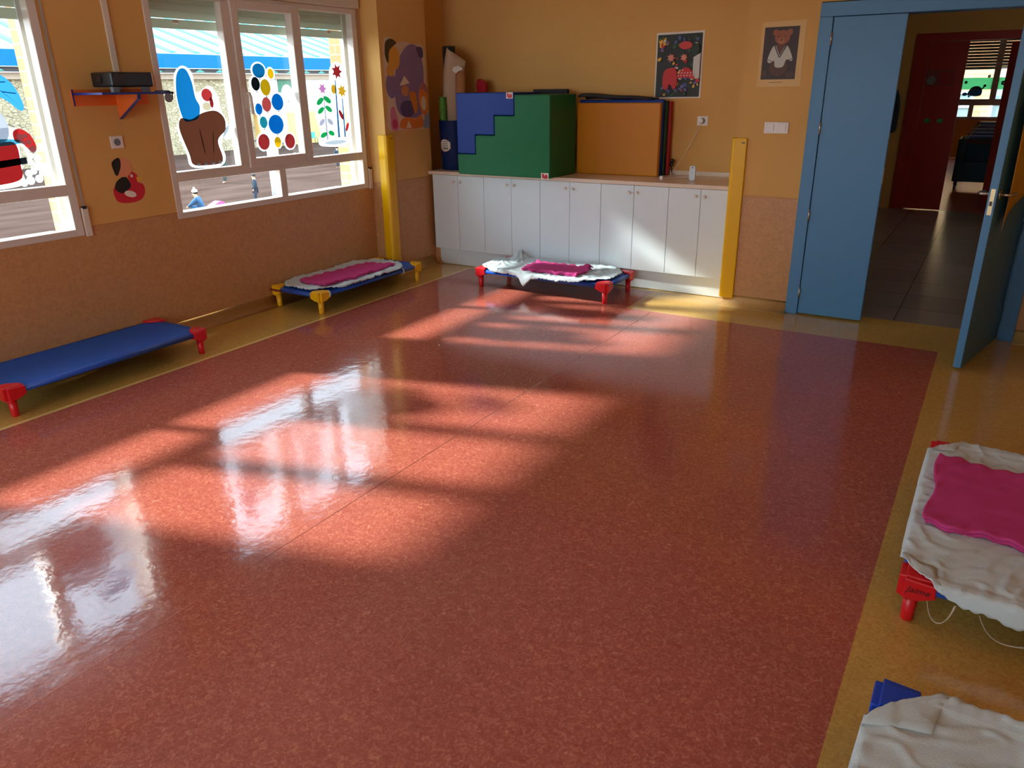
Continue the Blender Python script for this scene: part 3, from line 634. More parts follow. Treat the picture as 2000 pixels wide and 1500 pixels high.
# ------------------------------------------------------------------ corner guards
def guard(loc, label, pts, z1):
    t = thing('corner_guard', loc, label, 'corner guard')
    Sh().prism(pts, 'z', .058, z1).obj('padding', GUARD, t, bevel=.006, seg=3)
    return t
g_ = guard((XP, 5.30, .058), 'yellow foam corner guard on pillar beside the window', [(XP, 5.30), (XP, 5.385), (XP + .018, 5.385), (XP + .026, 5.30), (XP + .022, 5.282), (XP, 5.272), (XP - .075, 5.280), (XP - .075, 5.30)], 1.225)
Sh().box(XP + .0225, XP + .0235, 5.34, 5.362, 1.195, 1.200).obj('slot', BLACK, g_)
g_ = guard((-1.65, YB, .058), 'yellow foam corner guard at right end of the cabinets', [(-1.65, YB), (-1.568, YB), (-1.568, YB - .014), (-1.65, YB - .026), (-1.668, YB - .024), (-1.680, YB - .004), (-1.672, YB + .08), (-1.65, YB + .08)], 1.235)
Sh().box(-1.605, -1.582, YB - .0215, YB - .0185, 1.198, 1.204).obj('slot', BLACK, g_)

# ------------------------------------------------------------------ cabinets
edges = [-4.510, -4.223, -3.936, -3.643, -3.349, -3.060, -2.769, -2.476, -2.182, -1.921, -1.66]
names = ['white two-door base cabinet at left end beside the poster pillar', 'white two-door base cabinet second from pillar, behind left end of cot', 'white two-door base cabinet in middle of the run behind cot', 'white two-door base cabinet second from the yellow guard', 'white two-door base cabinet beside the right yellow guard']
for k in range(5):
    a, b, c = edges[2 * k], edges[2 * k + 1], edges[2 * k + 2]
    t = thing('base_cabinet', ((a + c) / 2, 6.17, .165), names[k], 'cabinet', 'row of white base cabinets')
    Sh().box(a, c, 5.90, YN, .165, .846).obj('carcass', CABI, t)
    for (p, q, kx) in ((a, b, b - .035), (b, c, b + .035)):
        d = Sh().box(p + .0015, q - .0015, 5.879, 5.898, .160, .844).obj('cabinet_door', CAB, t, bevel=.0025)
        s = Sh(); s.tube([(kx, 5.879, .790), (kx, 5.868, .790)], .006, 12); s.ball((kx, 5.860, .790), .013, .010, .013); s.obj('knob', KNOB, d)
s = Sh()
pl = [(-4.49, .158), (-4.49, .06), (-4.478, .025), (-4.45, .004), (-1.68, .004), (-1.66, .02), (-1.66, .158)]
s.prism(pl, 'y', 5.925, 5.94)
tag(s.obj('cabinet_plinth', CAB, bevel=.001), 'white toe-kick board under the row of cabinets', 'plinth')
Sh().box(-4.49, -1.66, 5.94, YN, 0, .16).obj('filler', CABI)
bpy.data.objects['filler'].parent = bpy.data.objects['cabinet_plinth']; bpy.data.objects['filler'].name = 'plinth_base'
t = thing('worktop', (-3.09, 6.16, .848), 'cream worktop over the white cabinets, foam blocks standing on it', 'worktop')
Sh().box(-4.545, -1.652, 5.862, YN, .848, .878).obj('board', CABE, t, bevel=.003)
Sh().box(-4.545, -1.652, YN - .014, YN, .878, .916).obj('upstand', CABE, t, bevel=.003)

struct(Sh().box(-4.55, -4.49, 5.93, YN, 0, .165).obj('trim_5', WALL))
# ------------------------------------------------------------------ soft play foam on the worktop
Z0 = .878; F = 5.745
st = [(-3.52, 1.537), (-3.52, 1.371), (-3.72, 1.371), (-3.72, 1.211), (-3.92, 1.211), (-3.92, 1.050), (-4.117, 1.050)]
t = thing('foam_steps', (-3.65, 6.0, Z0), 'large green foam step block standing on the worktop', 'soft play block')
Sh().prism([(-4.112, Z0), (-3.18, Z0), (-3.18, 1.537)] + st, 'y', F, 6.21).obj('block', GREENF, t, bevel=.008)
def foam_tag(name, x0, x1, z0, z1, y, par):
    m = Sh().box(x0, x1, y - .0015, y, z0, z1).obj(name, mat('white tag', srgb(230, 226, 220), .6), par); WL[m.name] = WL[par.name]
    cx = (x0 + x1) / 2; cz = (z0 + z1) / 2; w = (x1 - x0) * .36; h = (z1 - z0) * .36
    Sh().prism(smooth_closed([(cx - w, cz + h), (cx - w * .3, cz + h), (cx - w * .2, cz - h * .1), (cx + w * .3, cz + h * .8), (cx + w, cz + h * .5), (cx + w, cz - h), (cx - w * .6, cz - h), (cx - w, cz - .2 * h)], 4), 'y', y - .0025, y - .0014).obj('emblem', mat('tag red', srgb(190, 24, 44), .5), m)
foam_tag('tag', -3.262, -3.192, .872, .922, F, t)
t = thing('foam_steps', (-3.82, 6.0, 1.05), 'upside-down blue foam step block fitted on the green one', 'soft play block')
g = .004
Sh().prism([(-4.112, 1.050 + g), (-3.92 - g, 1.050 + g), (-3.92 - g, 1.211 + g), (-3.72 - g, 1.211 + g), (-3.72 - g, 1.371 + g), (-3.52 - g, 1.371 + g), (-3.52 - g, 1.556), (-4.112, 1.556)], 'y', F, 6.19).obj('block', BLUEF, t, bevel=.008)
foam_tag('tag', -3.596, -3.532, 1.508, 1.556, F, t)
t = thing('folding_mat', (-2.78, 6.33, Z0), 'folding gym mat with yellow front panel upright on the worktop', 'mat')
for k, (m, nm, xr, zt) in enumerate(((YELF, 'yellow', -2.428, 1.462), (BLUEF, 'blue', -2.424, 1.486), (GREEND, 'green', -2.408, 1.474), (REDF, 'red', -2.392, 1.468))):
    o = Sh().box(-3.185, xr, 6.235 + k * .05, 6.283 + k * .05, Z0, zt).obj('mat_panel', m, t, bevel=.010, seg=3); o['label'] = nm + ' vinyl panel'
# dark limp mat draped over the folded one
def drape(u, v):
    x = -3.18 + u * .66; y = 6.245 + v * .18
    return (x, y, 1.492 + .040 * (1 - u) ** .6 * math.sin(math.pi * min(1, v * 1.0 + .15)) + .006 * math.sin(9 * u) * (1 - u))
tag(Sh().grid(drape, 22, 8).obj('folded_blanket', BLACKC, solid=.012), 'black limp cloth lying along the top of the folding mat', 'cloth')
tag(Sh().box(-3.62, -3.28, 6.225, 6.275, Z0, 1.575).obj('gym_mat', BLACKC, bevel=.008), 'thin dark mat standing behind the green and blue foam steps', 'mat')

# ------------------------------------------------------------------ bucket of rolls
t = thing('bucket', (-4.40, 6.10, Z0), 'dark blue round bucket in the corner of the worktop', 'bucket')
Sh().lathe([(.120, 0), (.124, .01), (.138, .43), (.142, .44), (.134, .44), (.120, .02), (.01, .015)], (-4.40, 6.10, Z0)).obj('body', BUCK, t)
s = Sh()
def lab(u, v):
    a = -math.pi / 2 - .55 + u * .9; r = .1405 if False else .1275 + .014 * .55
    w = .055 * math.sin(math.pi * min(max(u, .04), .96)) ** .35
    return (-4.40 + (r + .001) * math.cos(a), 6.10 + (r + .001) * math.sin(a), 1.10 + (v - .5) * 2 * w)
o = s.grid(lab, 12, 4).obj('label_sticker', PAPER, t, solid=.0006); WL[o.name] = WL[t.name]
for k in range(5):
    zz = 1.068 + k * .016
    Sh().grid(lambda u, v, zz=zz: (-4.40 + .1372 * math.cos(-math.pi / 2 - .25 + u * .42), 6.10 + .1372 * math.sin(-math.pi / 2 - .25 + u * .42), zz + v * (.009 if k == 0 else .005)), 6, 1).obj('label_line', BLACK, o)
tag(Sh().tube([(-4.46, 6.16, .91), (-4.51, 6.22, 1.95)], .058, 20).obj('rolled_mat', mat('black rubber', (.02, .022, .018), .8)), 'black rolled mat standing at back of the blue bucket', 'rolled mat')
s = Sh(); s.tube([(-4.335, 6.10, .91), (-4.325, 6.13, 1.735)], .045, 20); tag(s.obj('cardboard_tube', CARD), 'brown cardboard tube standing in the blue bucket', 'tube')
def sheet_roll(u, v):
    zt_ = 1.94 - .09 * u - .03 * max(0, u - .5) * 2
    z = .95 + (zt_ - .95) * v
    xl = -4.46 - .07 * math.sin(math.pi * min(1, v * 1.02)) ** .7 + .02 * v; xr = -4.44 + .15 * v ** .7
    x = xl + (xr - xl) * u
    return (x, 6.095 + .045 * math.cos(math.pi * (u - .35) * 1.3) * -1 + .012 * math.sin(5 * v + 3 * u) + .02, z)
tag(Sh().grid(sheet_roll, 24, 24).obj('paper_roll', mat('buff paper', srgb(190, 164, 136), .85), solid=.0015), 'large loose sheet of white paper curling up out of the bucket', 'paper roll')
s = Sh(); s.prism([(-4.36, 1.745), (-4.335, 1.775), (-4.26, 1.77), (-4.24, 1.75), (-4.29, 1.735), (-4.32, 1.715)], 'y', 6.05, 6.052); s.prism([(-4.32, 1.765), (-4.285, 1.785), (-4.27, 1.76), (-4.30, 1.745)], 'y', 6.045, 6.0475)
tag(s.obj('paper_scrap', PAPER), 'crumpled white paper scrap stuck at the cardboard tube top', 'paper')
def braid(u, v):
    a = u * 2 * math.pi; z = .92 + v * .60; r = .030 + .005 * math.sin(10 * a + 60 * v) * math.sin(90 * v)
    return (-4.462 + r * math.cos(a), 6.028 + r * math.sin(a), z)
def leaf_green():
    m = bpy.data.materials.new('green woven print'); m.use_nodes = True
    nt = m.node_tree; b = nt.nodes['Principled BSDF']; L = nt.links.new
    g2 = node(nt, 'ShaderNodeTexCoord'); w = node(nt, 'ShaderNodeTexWave', bands_direction='DIAGONAL'); w.inputs['Scale'].default_value = 22; w.inputs['Distortion'].default_value = 6; L(g2.outputs['Object'], w.inputs['Vector'])
    r = node(nt, 'ShaderNodeValToRGB'); r.color_ramp.elements[0].color = (*srgb(20, 84, 22), 1); r.color_ramp.elements[1].color = (*srgb(110, 176, 50), 1); L(w.outputs[0], r.inputs[0]); L(r.outputs[0], b.inputs['Base Color'])
    b.inputs['Roughness'].default_value = .6
    return m
tag(Sh().grid(braid, 30, 60).obj('wrapping_paper_roll', leaf_green()), 'green patterned roll standing in front of the bucket contents', 'paper roll')
tag(Sh().prism(smooth_closed([(-4.24, 1.50), (-4.25, 1.60), (-4.235, 1.665), (-4.20, 1.66), (-4.16, 1.63), (-4.155, 1.56), (-4.17, 1.50), (-4.17, Z0), (-4.23, Z0)]), 'y', 6.27, 6.33).obj('foam_shape', REDF, bevel=.01), 'red foam piece peeking up behind the blue foam steps', 'foam piece')

# ------------------------------------------------------------------ small things on the worktop
t = thing('baby_monitor', (-2.085, 6.128, Z0), 'small upright white device standing on the worktop', 'device')
c, s_ = math.cos(.0), math.sin(.0)
Sh().prism(smooth_closed([(-2.108, .884), (-2.085, .879), (-2.062, .884), (-2.060, .94), (-2.063, .985), (-2.085, .990), (-2.107, .985), (-2.110, .94)], 4), 'y', 6.118, 6.140).obj('body', mat('pale blue white plastic', srgb(206, 218, 228), .35), t, bevel=.003)
Sh().tube([(-2.085, 6.1185, .977), (-2.085, 6.117, .977)], .005, 12).obj('lens', BLACK, t)
Sh().tube([(-2.085, 6.1185, .940), (-2.085, 6.117, .940)], .003, 10).obj('indicator', GREY, t)
t = thing('charger_cable', (-2.32, 6.09, Z0), 'thin white charger cable trailing from socket down to the worktop', 'cable')
Sh().box(-2.335, -2.312, 6.062, 6.085, Z0, .908).obj('adapter', PLAST, t, bevel=.003)
Sh().tube([(-2.148, 6.43, 1.31), (-2.16, 6.425, 1.26), (-2.20, 6.41, 1.16), (-2.245, 6.36, 1.06), (-2.28, 6.27, .96), (-2.29, 6.17, .895), (-2.315, 6.08, .890)], .0022, 8).obj('cord', PLAST, t)
Sh().tube([(-2.315, 6.09, .884), (-2.27, 6.22, .881), (-2.22, 6.30, .881), (-2.17, 6.28, .881), (-2.13, 6.36, .881), (-2.17, 6.41, .881)], .0024, 8).obj('cord', PLAST, t)
t = thing('door_stop', (-2.365, 6.40, Z0), 'small black plug hanging beside the red mat panel', 'plug')
s = Sh(); s.ball((-2.362, 6.40, 1.00), .018, .012, .016); s.ball((-2.366, 6.40, .968), .017, .012, .02); s.tube([(-2.362, 6.40, .99), (-2.366, 6.405, .94), (-2.36, 6.41, Z0 + .004)], .005, 8); s.obj('body', BLACK, t)
t.name = 'power_plug'

# ------------------------------------------------------------------ blue double door
tr = srt('trim_1', (-.45, YB, 0))
s = Sh(); y0, y1 = 5.738, YB + .16
s.box(-1.170, -1.086, y0, y1, 0, 1.994); s.box(.192, .276, y0, y1, 0, 1.994); s.box(-1.170, .276, y0, y1, 1.994, 2.079)
s.obj('door_frame', BLUED, tr, bevel=.003)
d1 = srt('door_1', (-1.08, 5.745, 0))
Sh().box(-1.081, -.650, 5.742, 5.782, .012, 1.990).obj('door_leaf', BLUED, d1, bevel=.002)
for z in (1.864, 1.309, .725, .165):
    s = Sh(); s.tube([(-1.0835, 5.735, z - .04), (-1.0835, 5.735, z + .04)], .0065, 12); s.obj('hinge', STEEL, d1)
Sh().box(-.652, -.6485, 5.750, 5.774, .96, 1.06).obj('strike_plate', BRASS, d1)
# open leaf, built in its own frame: x along the leaf from the hinge, y = thickness
ang = math.atan2(4.975 - 5.765, .012 - .185)
d2 = bpy.data.objects.new('door_2', None); COL.objects.link(d2); d2.location = (.187, 5.758, 0); d2.rotation_euler = (0, 0, ang); d2['kind'] = 'structure'
LW = .795
Sh().box(.0, LW, -.042, 0, .012, 1.990).obj('door_leaf', BLUED, d2, bevel=.002, world=False)
Sh().box(LW - .001, LW + .0012, -.032, -.010, .905, 1.045).obj('lock_plate', BRASS, d2, world=False)
Sh().box(LW + .001, LW + .008, -.027, -.015, .955, .978).obj('latch', BLACK, d2, world=False)
for sg, yb_ in ((1, 0.0), (-1, -.042)):
    s = Sh(); s.tube([(LW - .055, yb_, 1.012), (LW - .055, yb_ + sg * .008, 1.012)], .026, 20)
    s.tube([(LW - .055, yb_ + sg * .004, 1.012), (LW - .055, yb_ + sg * .05, 1.012), (LW - .075, yb_ + sg * .058, 1.013), (LW - .16, yb_ + sg * .056, 1.010)], .0095, 12)
    s.obj('door_handle', STEEL, d2, world=False)
for z in (1.864, 1.309, .725, .165): Sh().tube([(-.004, -.004, z - .04), (-.004, -.004, z + .04)], .0065, 12).obj('hinge', STEEL, d2, world=False)
# yellow paper tacked over the far face of the open leaf
def pap(u, v):
    x = .06 + u * .66; z = .86 + .10 * (1 - u) + v * (1.05 - .10 * (1 - u)) + (.05 * math.sin(5 * u) if v < .01 else 0)
    return (x, .030 + .018 * math.sin(7 * u + 2 * v) * (1 - v) , z)
o = Sh().grid(pap, 20, 14).obj('paper_sheet', mat('yellow paper', srgb(214, 172, 60), .7), None, solid=.001)
o.matrix_world = Matrix.Translation((.187, 5.758, 0)) @ Matrix.Rotation(ang, 4, 'Z')
tag(o, 'yellow paper sheet with torn lower edge hanging on the open blue door', 'paper')

# ------------------------------------------------------------------ hallway and the room beyond it
HY = 11.60
HW = mat('hall wall ochre', srgb(206, 150, 78), .8); HL = mat('hall wall dado', srgb(150, 110, 72), .5)
struct(Sh().box(-1.51, 3.2, YB + .14, HY, -.1, 0).box(-4.2, -1.51, YN + .15, HY, -.1, 0).obj('floor_hall', TILE))
struct(Sh().box(-5.06, 3.5, YB + .14, 20.2, ZC + .01, ZC + .2).obj('ceiling_hall', CEIL))
struct(Sh().box(-4.35, -4.2, YN + .15, HY + .12, 0, ZC).obj('wall_hall_left', HW))
struct(Sh().box(3.2, 3.35, YB, 7.9, 0, ZC).box(3.2, 3.35, 8.9, HY + .12, 0, ZC).box(3.2, 3.35, 7.9, 8.9, 0, 1.1).box(3.2, 3.35, 7.9, 8.9, 2.1, ZC).obj('wall_hall_right', HW))
w5 = srt('window_5', (3.2, 8.4, 1.1)); Sh().box(3.26, 3.265, 7.9, 8.9, 1.1, 2.1).obj('pane', GLASS, w5)  # out-of-view window added to brighten the dark hallway
struct(Sh().box(XR + .15, 3.2, YB, YB + .14, 0, ZC).obj('wall_hall_front', HW))
s = Sh(); s.box(-4.2, -1.10, HY, HY + .12, 0, ZC); s.box(.30, 3.2, HY, HY + .12, 0, ZC); s.box(-1.10, .30, HY, HY + .12, 2.13, ZC)
struct(s.obj('wall_hall_back', HW))
tr2 = srt('trim_2', (-.4, HY, 0))
s = Sh(); s.box(-1.17, -1.0, HY - .015, HY + .135, 0, 2.05); s.box(.25, .37, HY - .015, HY + .135, 0, 2.05); s.box(-1.17, .37, HY - .015, HY + .135, 2.05, 2.145)
s.obj('door_frame', REDD, tr2, bevel=.003)
d3 = srt('door_3', (-.98, HY, 0))
Sh().box(-.998, -.575, HY + .01, HY + .05, .01, 2.048).obj('door_leaf', REDD, d3, bevel=.002)
d4 = bpy.data.objects.new('door_4', None); COL.objects.link(d4); d4.location = (.245, HY + .13, 0); d4.rotation_euler = (0, 0, math.atan2(.70, -.365)); d4['kind'] = 'structure'
Sh().box(0, .80, -.02, .02, .01, 2.045).obj('door_leaf', mat('coral red door', srgb(206, 84, 78), .45), d4, bevel=.002, world=False)
Sh().box(.798, .8015, -.010, .010, .93, 1.06).obj('lock_plate', BRASS, d4, world=False)
# notice and stickers on the red door
t = thing('door_notice', (-.84, HY + .01, 1.53), 'dark red picture notice stuck on the closed red door leaf', 'notice')
Sh().box(-.995, -.675, HY + .004, HY + .0095, 1.535, 1.725).obj('sheet', mat('notice maroon', srgb(120, 52, 50), .6), t)
Sh().prism(oval((-.93, 1.60), .05, .05), 'y', HY + .002, HY + .0042).obj('picture', mat('notice grey', srgb(120, 110, 100), .6), t)
Sh().prism([(-.85, 1.55), (-.70, 1.55), (-.68, 1.70), (-.84, 1.71)], 'y', HY + .002, HY + .0042).obj('picture', mat('notice red', srgb(150, 30, 40), .6), t)
for k, x in enumerate((-.90, -.755)):
    tag(Sh().prism(oval((x, 1.12), .035, .028), 'y', HY + .006, HY + .0098).obj('door_sticker', mat('sticker green', srgb(70, 150, 80), .6)), ('left' if k == 0 else 'right') + ' one of two small round green stickers on the red door', 'sticker')
t = thing('coat', (-1.32, HY, 1.0), 'black coat hanging on the hall wall next to the red door frame', 'coat')
s = Sh()
s.prism(smooth_closed([(-1.40, 1.10), (-1.39, 1.32), (-1.35, 1.46), (-1.31, 1.50), (-1.27, 1.46), (-1.235, 1.33), (-1.23, 1.12), (-1.25, .98), (-1.38, .98)]), 'y', HY - .11, HY - .02)
s.obj('fabric', BLACKC, t, bevel=.02, seg=3)
Sh().tube([(-1.31, HY, 1.52), (-1.31, HY - .05, 1.52), (-1.31, HY - .06, 1.50)], .007, 8).obj('hook', STEEL, t)

# classroom beyond
WR3 = mat('far room wall', srgb(222, 166, 84), .85); PF = mat('pink linoleum', srgb(196, 112, 100), .25)
struct(Sh().box(-3.6, 3.2, HY, 20.0, -.1, -.0008).obj('floor_classroom', PF))
struct(Sh().box(-3.75, -3.6, HY + .12, 20.2, 0, ZC).obj('wall_far_left', WR3))
struct(Sh().box(3.2, 3.35, HY + .12, 20.2, 0, ZC).obj('wall_far_right', WR3))
s = Sh(); s.box(-3.6, 3.2, 20, 20.2, 0, .80); s.box(-3.6, 3.2, 20, 20.2, 2.42, ZC); s.box(-3.6, -1.75, 20, 20.2, .8, 2.42); s.box(1.75, 3.2, 20, 20.2, .8, 2.42)
struct(s.obj('wall_far', WR3))
w3 = srt('window_3', (0, 20, .8))
FW = mat('grey white frame', srgb(190, 190, 186), .4)
s = Sh(); A, B = 19.985, 20.06
s.box(-1.75, -1.69, A, B, .80, 2.42); s.box(1.69, 1.75, A, B, .80, 2.42); s.box(-1.69, 1.69, A, B, .80, .86); s.box(-1.69, 1.69, A, B, 1.087, 1.215); s.box(-1.69, 1.69, A, B, 2.36, 2.42)
s.box(-.445, -.330, A, B, 1.215, 2.36); s.box(.70, .80, A, B, 1.215, 2.36); s.box(-.79, -.70, A, B, .86, 1.087); s.box(.40, .48, A, B, .86, 1.087)
s.obj('window_frame', FW, w3, bevel=.004)
Sh().box(-1.69, 1.69, 20.02, 20.026, .86, 2.36).obj('pane', GLASS, w3)
s = Sh(); z = 1.86
while z < 2.44: s.prism([(20.10, z), (20.108, z + .02), (20.10, z + .056), (20.088, z + .056), (20.084, z + .02), (20.088, z)], 'x', -1.72, 1.72); z += .06
s.box(-1.72, 1.72, 20.085, 20.105, 1.80, 1.857)
s.obj('shutter_slats', mat('green grey slat', srgb(150, 176, 164), .5), w3)
# green paper band with a turtle and flowers on the far window
BG = paint('mint', (150, 226, 180)); TU = paint('teal ink', (30, 110, 140)); VI = paint('violet ink', (110, 110, 160))
tag(Sh().prism([(-1.68, 1.405), (1.68, 1.405), (1.68, 1.640), (-1.68, 1.640)], 'y', 20.014, 20.0185).obj('window_band', BG), 'mint green paper band along the far classroom window', 'paper band')
def ysticker(polys, m, label, y=20.0135, name='window_sticker'):
    s = Sh()
    for p in polys: s.prism(p, 'y', y - .002, y)
    return tag(s.obj(name, m), label, 'sticker')
shell = smooth_closed([(-.86, 1.30), (-.85, 1.38), (-.78, 1.46), (-.68, 1.47), (-.61, 1.41), (-.60, 1.32), (-.64, 1.28), (-.75, 1.27)])
ysticker([shell, oval((-.915, 1.315), .05, .035), oval((-.57, 1.48), .028, .026), [(-.62, 1.42), (-.60, 1.40), (-.56, 1.47), (-.58, 1.48)], [(-.85, 1.29), (-.80, 1.27), (-.84, 1.24)]], TU, 'teal outline turtle sticker on the mint band of far window')
s = Sh()
for i, zz in enumerate((1.30, 1.35, 1.40, 1.435)):
    for k in range(4):
        x = -.835 + k * .058 + (.02 if i % 2 else 0)
        if x + .045 < -.61 - .02 * i * i * .4: s.prism([(x, zz - .016), (x + .045, zz - .016), (x + .045, zz + .016), (x, zz + .016)], 'y', 20.009, 20.0114)
o = s.obj('shell_plates', paint('pale shell', (196, 220, 214))); ts = [q for q in COL.objects if q.name.startswith('window_sticker') and 'turtle' in q.get('label', '')][0]; o.parent = ts
fl = lambda cx, cz, r: [oval((cx + r * .6 * math.cos(a), cz + r * .6 * math.sin(a)), r * .5, r * .5, 0, 12) for a in [k * 2 * math.pi / 5 for k in range(5)]]
ysticker(fl(-.52, 1.665, .03), VI, 'small violet flower sticker at upper edge of the mint band')
ysticker(fl(-.93, 1.55, .03), VI, 'small violet flower sticker left of the turtle')
ysticker(fl(-.24, 1.53, .045), VI, 'violet flower sticker in the right far window pane')
ysticker([[(-.23, 1.99), (-.2, 2.0), (-.19, 1.97), (-.22, 1.96)]], VI, 'tiny violet mark sticker high on the far window') if False else None

# trolley stacked with folded cots
t = thing('cot_trolley', (0.0, 14.3, 0), 'dark teal trolley on casters in the far classroom', 'trolley')
s = Sh(); x0, x1 = -.60, .75
s.box(x0, x0 + .03, 14.0, 14.62, .15, .76); s.box(x1 - .03, x1, 14.0, 14.62, .15, .76); s.box(x0, x1, 14.0, 14.62, .13, .16); s.box(x0 + .03, x1 - .03, 14.59, 14.62, .16, .76)
s.box(x0 + .03, x1 - .03, 14.0, 14.02, .16, .43); s.box(x0 + .03, x0 + .11, 14.0, 14.02, .43, .76); s.box(x1 - .11, x1 - .03, 14.0, 14.02, .43, .76)
s.obj('body', DTEAL, t, bevel=.004)
Sh().box(x0 + .11, x1 - .11, 14.005, 14.02, .69, .76).obj('rail', mat('maroon grey', srgb(84, 60, 66), .5), t)
for cx in (x0 + .05, x1 - .05):
    for cy in (14.06, 14.56):
        s = Sh(); s.tube([(cx - .012, cy, .05), (cx + .012, cy, .05)], .05, 16); s.box(cx - .02, cx + .02, cy - .02, cy + .02, .08, .13); s.obj('caster', BLACK, t)
for k in range(5):
    o = thing('folded_cot', (0.0, 14.1 + .09 * k, .76 + .05 * k), ['lowest', 'second', 'middle', 'fourth', 'topmost'][k] + ' blue cot in the stack on the teal trolley', 'cot', 'cots stacked on the trolley')
    Sh().box(-.50 + .03 * k, .70, 14.03 + .02 * k, 14.58, .765 + .05 * k, .80 + .05 * k).obj('frame', COTT, o, bevel=.008)
    for (cx) in (-.53 + .03 * k, .68):
        Sh().box(cx, cx + .06, 14.02 + .02 * k, 14.10 + .02 * k, .7605 + .05 * k, .808 + .05 * k).obj('corner', mat('pale plastic', srgb(170, 196, 206), .5), o, bevel=.006)

# ------------------------------------------------------------------ stackable cots
CL, CW, CH = 1.25, .53, .165
def make_cot(label, loc, rz, plastic, fabric=COTB, L=CL, W=CW):
    t = thing('stackable_cot', loc, label, 'cot', 'stackable nursery cots', rz)
    a, b = L / 2, W / 2; zt = .140
    # fabric bed: slightly sagging sheet wrapped round the tubes, corners cut away
    n = 28
    def bed(u, v):
        x = (u * 2 - 1) * (a - .012); y = (v * 2 - 1) * (b - .012)
        e = 1 - max(abs(u * 2 - 1), abs(v * 2 - 1)) ** 6
        z = zt + .014 - .010 * (1 - (2 * u - 1) ** 2) * (1 - (2 * v - 1) ** 2) * 1.0
        return (x, y, z)
    s = Sh(); s.grid(bed, n, 14); s.obj('fabric_bed', fabric, t, world=False, solid=.003)
    for sy in (-1, 1): Sh().tube([(-a + .03, sy * (b - .016), zt), (a - .03, sy * (b - .016), zt)], .0165, 16).obj('side_tube', COTT, t, world=False)
    for sx in (-1, 1): Sh().tube([(sx * (a - .016), -b + .03, zt), (sx * (a - .016), b - .03, zt)], .0165, 16).obj('end_tube', COTT, t, world=False)
    for sx in (-1, 1):
        for sy in (-1, 1):
            s = Sh(); ox, oy = sx * (a + .004), sy * (b + .004)
            def P(px, py): return (ox - sx * px, oy - sy * py)
            # two wings that wrap the tubes, tapering towards their tips
            def wing(pts2, along):
                lo, hi = [], []
                for d, z in pts2:
                    lo.append((d, z))
                V0 = []; V1 = []
                for d, z in lo:
                    q0 = P(d, 0.0) if along == 'x' else P(0.0, d); q1 = P(d, .036) if along == 'x' else P(.036, d)
                    V0.append(s.bm.verts.new((q0[0], q0[1], z))); V1.append(s.bm.verts.new((q1[0], q1[1], z)))
                s._f(V0); s._f(V1[::-1])
                for i in range(len(V0)): s._f([V0[i], V1[i], V1[(i + 1) % len(V0)], V0[(i + 1) % len(V0)]])
            prof = [(.018, .168), (.105, .163), (.108, .118), (.062, .098), (.018, .095)]
            wing(prof, 'x'); wing(prof, 'y')
            # rounded top plate over the fabric
            pl = [P(.018, .018), P(.105, .018), P(.100, .055), P(.075, .080), P(.055, .100), P(.018, .105)]
            s.prism(pl, 'z', .156, .170)
            # inner post web with the stacking notch left open at the very corner
            s.prism([P(.018, .042), P(.042, .018), P(.060, .060)], 'z', .095, .158)
            s.prism([P(.004, .030), P(.030, .004), P(.046, .020), P(.020, .046)], 'z', .088, .128)
            c = s.obj('corner_bracket', plastic, t, world=False, bevel=.004)
            p = P(.042, .042)
            s = Sh(); s.tube([(p[0], p[1], .0), (p[0], p[1], .004), (p[0], p[1], .10)], [.017, .019, .0225], 18); s.obj('leg', plastic, t, world=False)
    return t
cot1 = make_cot('bare blue cot with red corners along the window wall', (-4.455, 2.364, 0), math.pi / 2, COTR)
cot2 = make_cot('blue cot with yellow corners under sheet and pink blanket, beside the pillar', (-4.452, 4.622, 0), math.pi / 2, COTY)
cot3 = make_cot('blue cot with red corners made up in front of the white cabinets', (-3.035, 5.555, 0), 0, COTR, L=1.24)
cot4 = make_cot('blue cot with red corners made up with pink blanket near the open door side', (.232, 2.885, 0), math.pi / 2, COTR, L=1.14)
cot5 = make_cot('cot with blue corners and plain white sheet at the bottom right corner', (.235, 1.235, 0), math.pi / 2, COTBL, L=1.16)

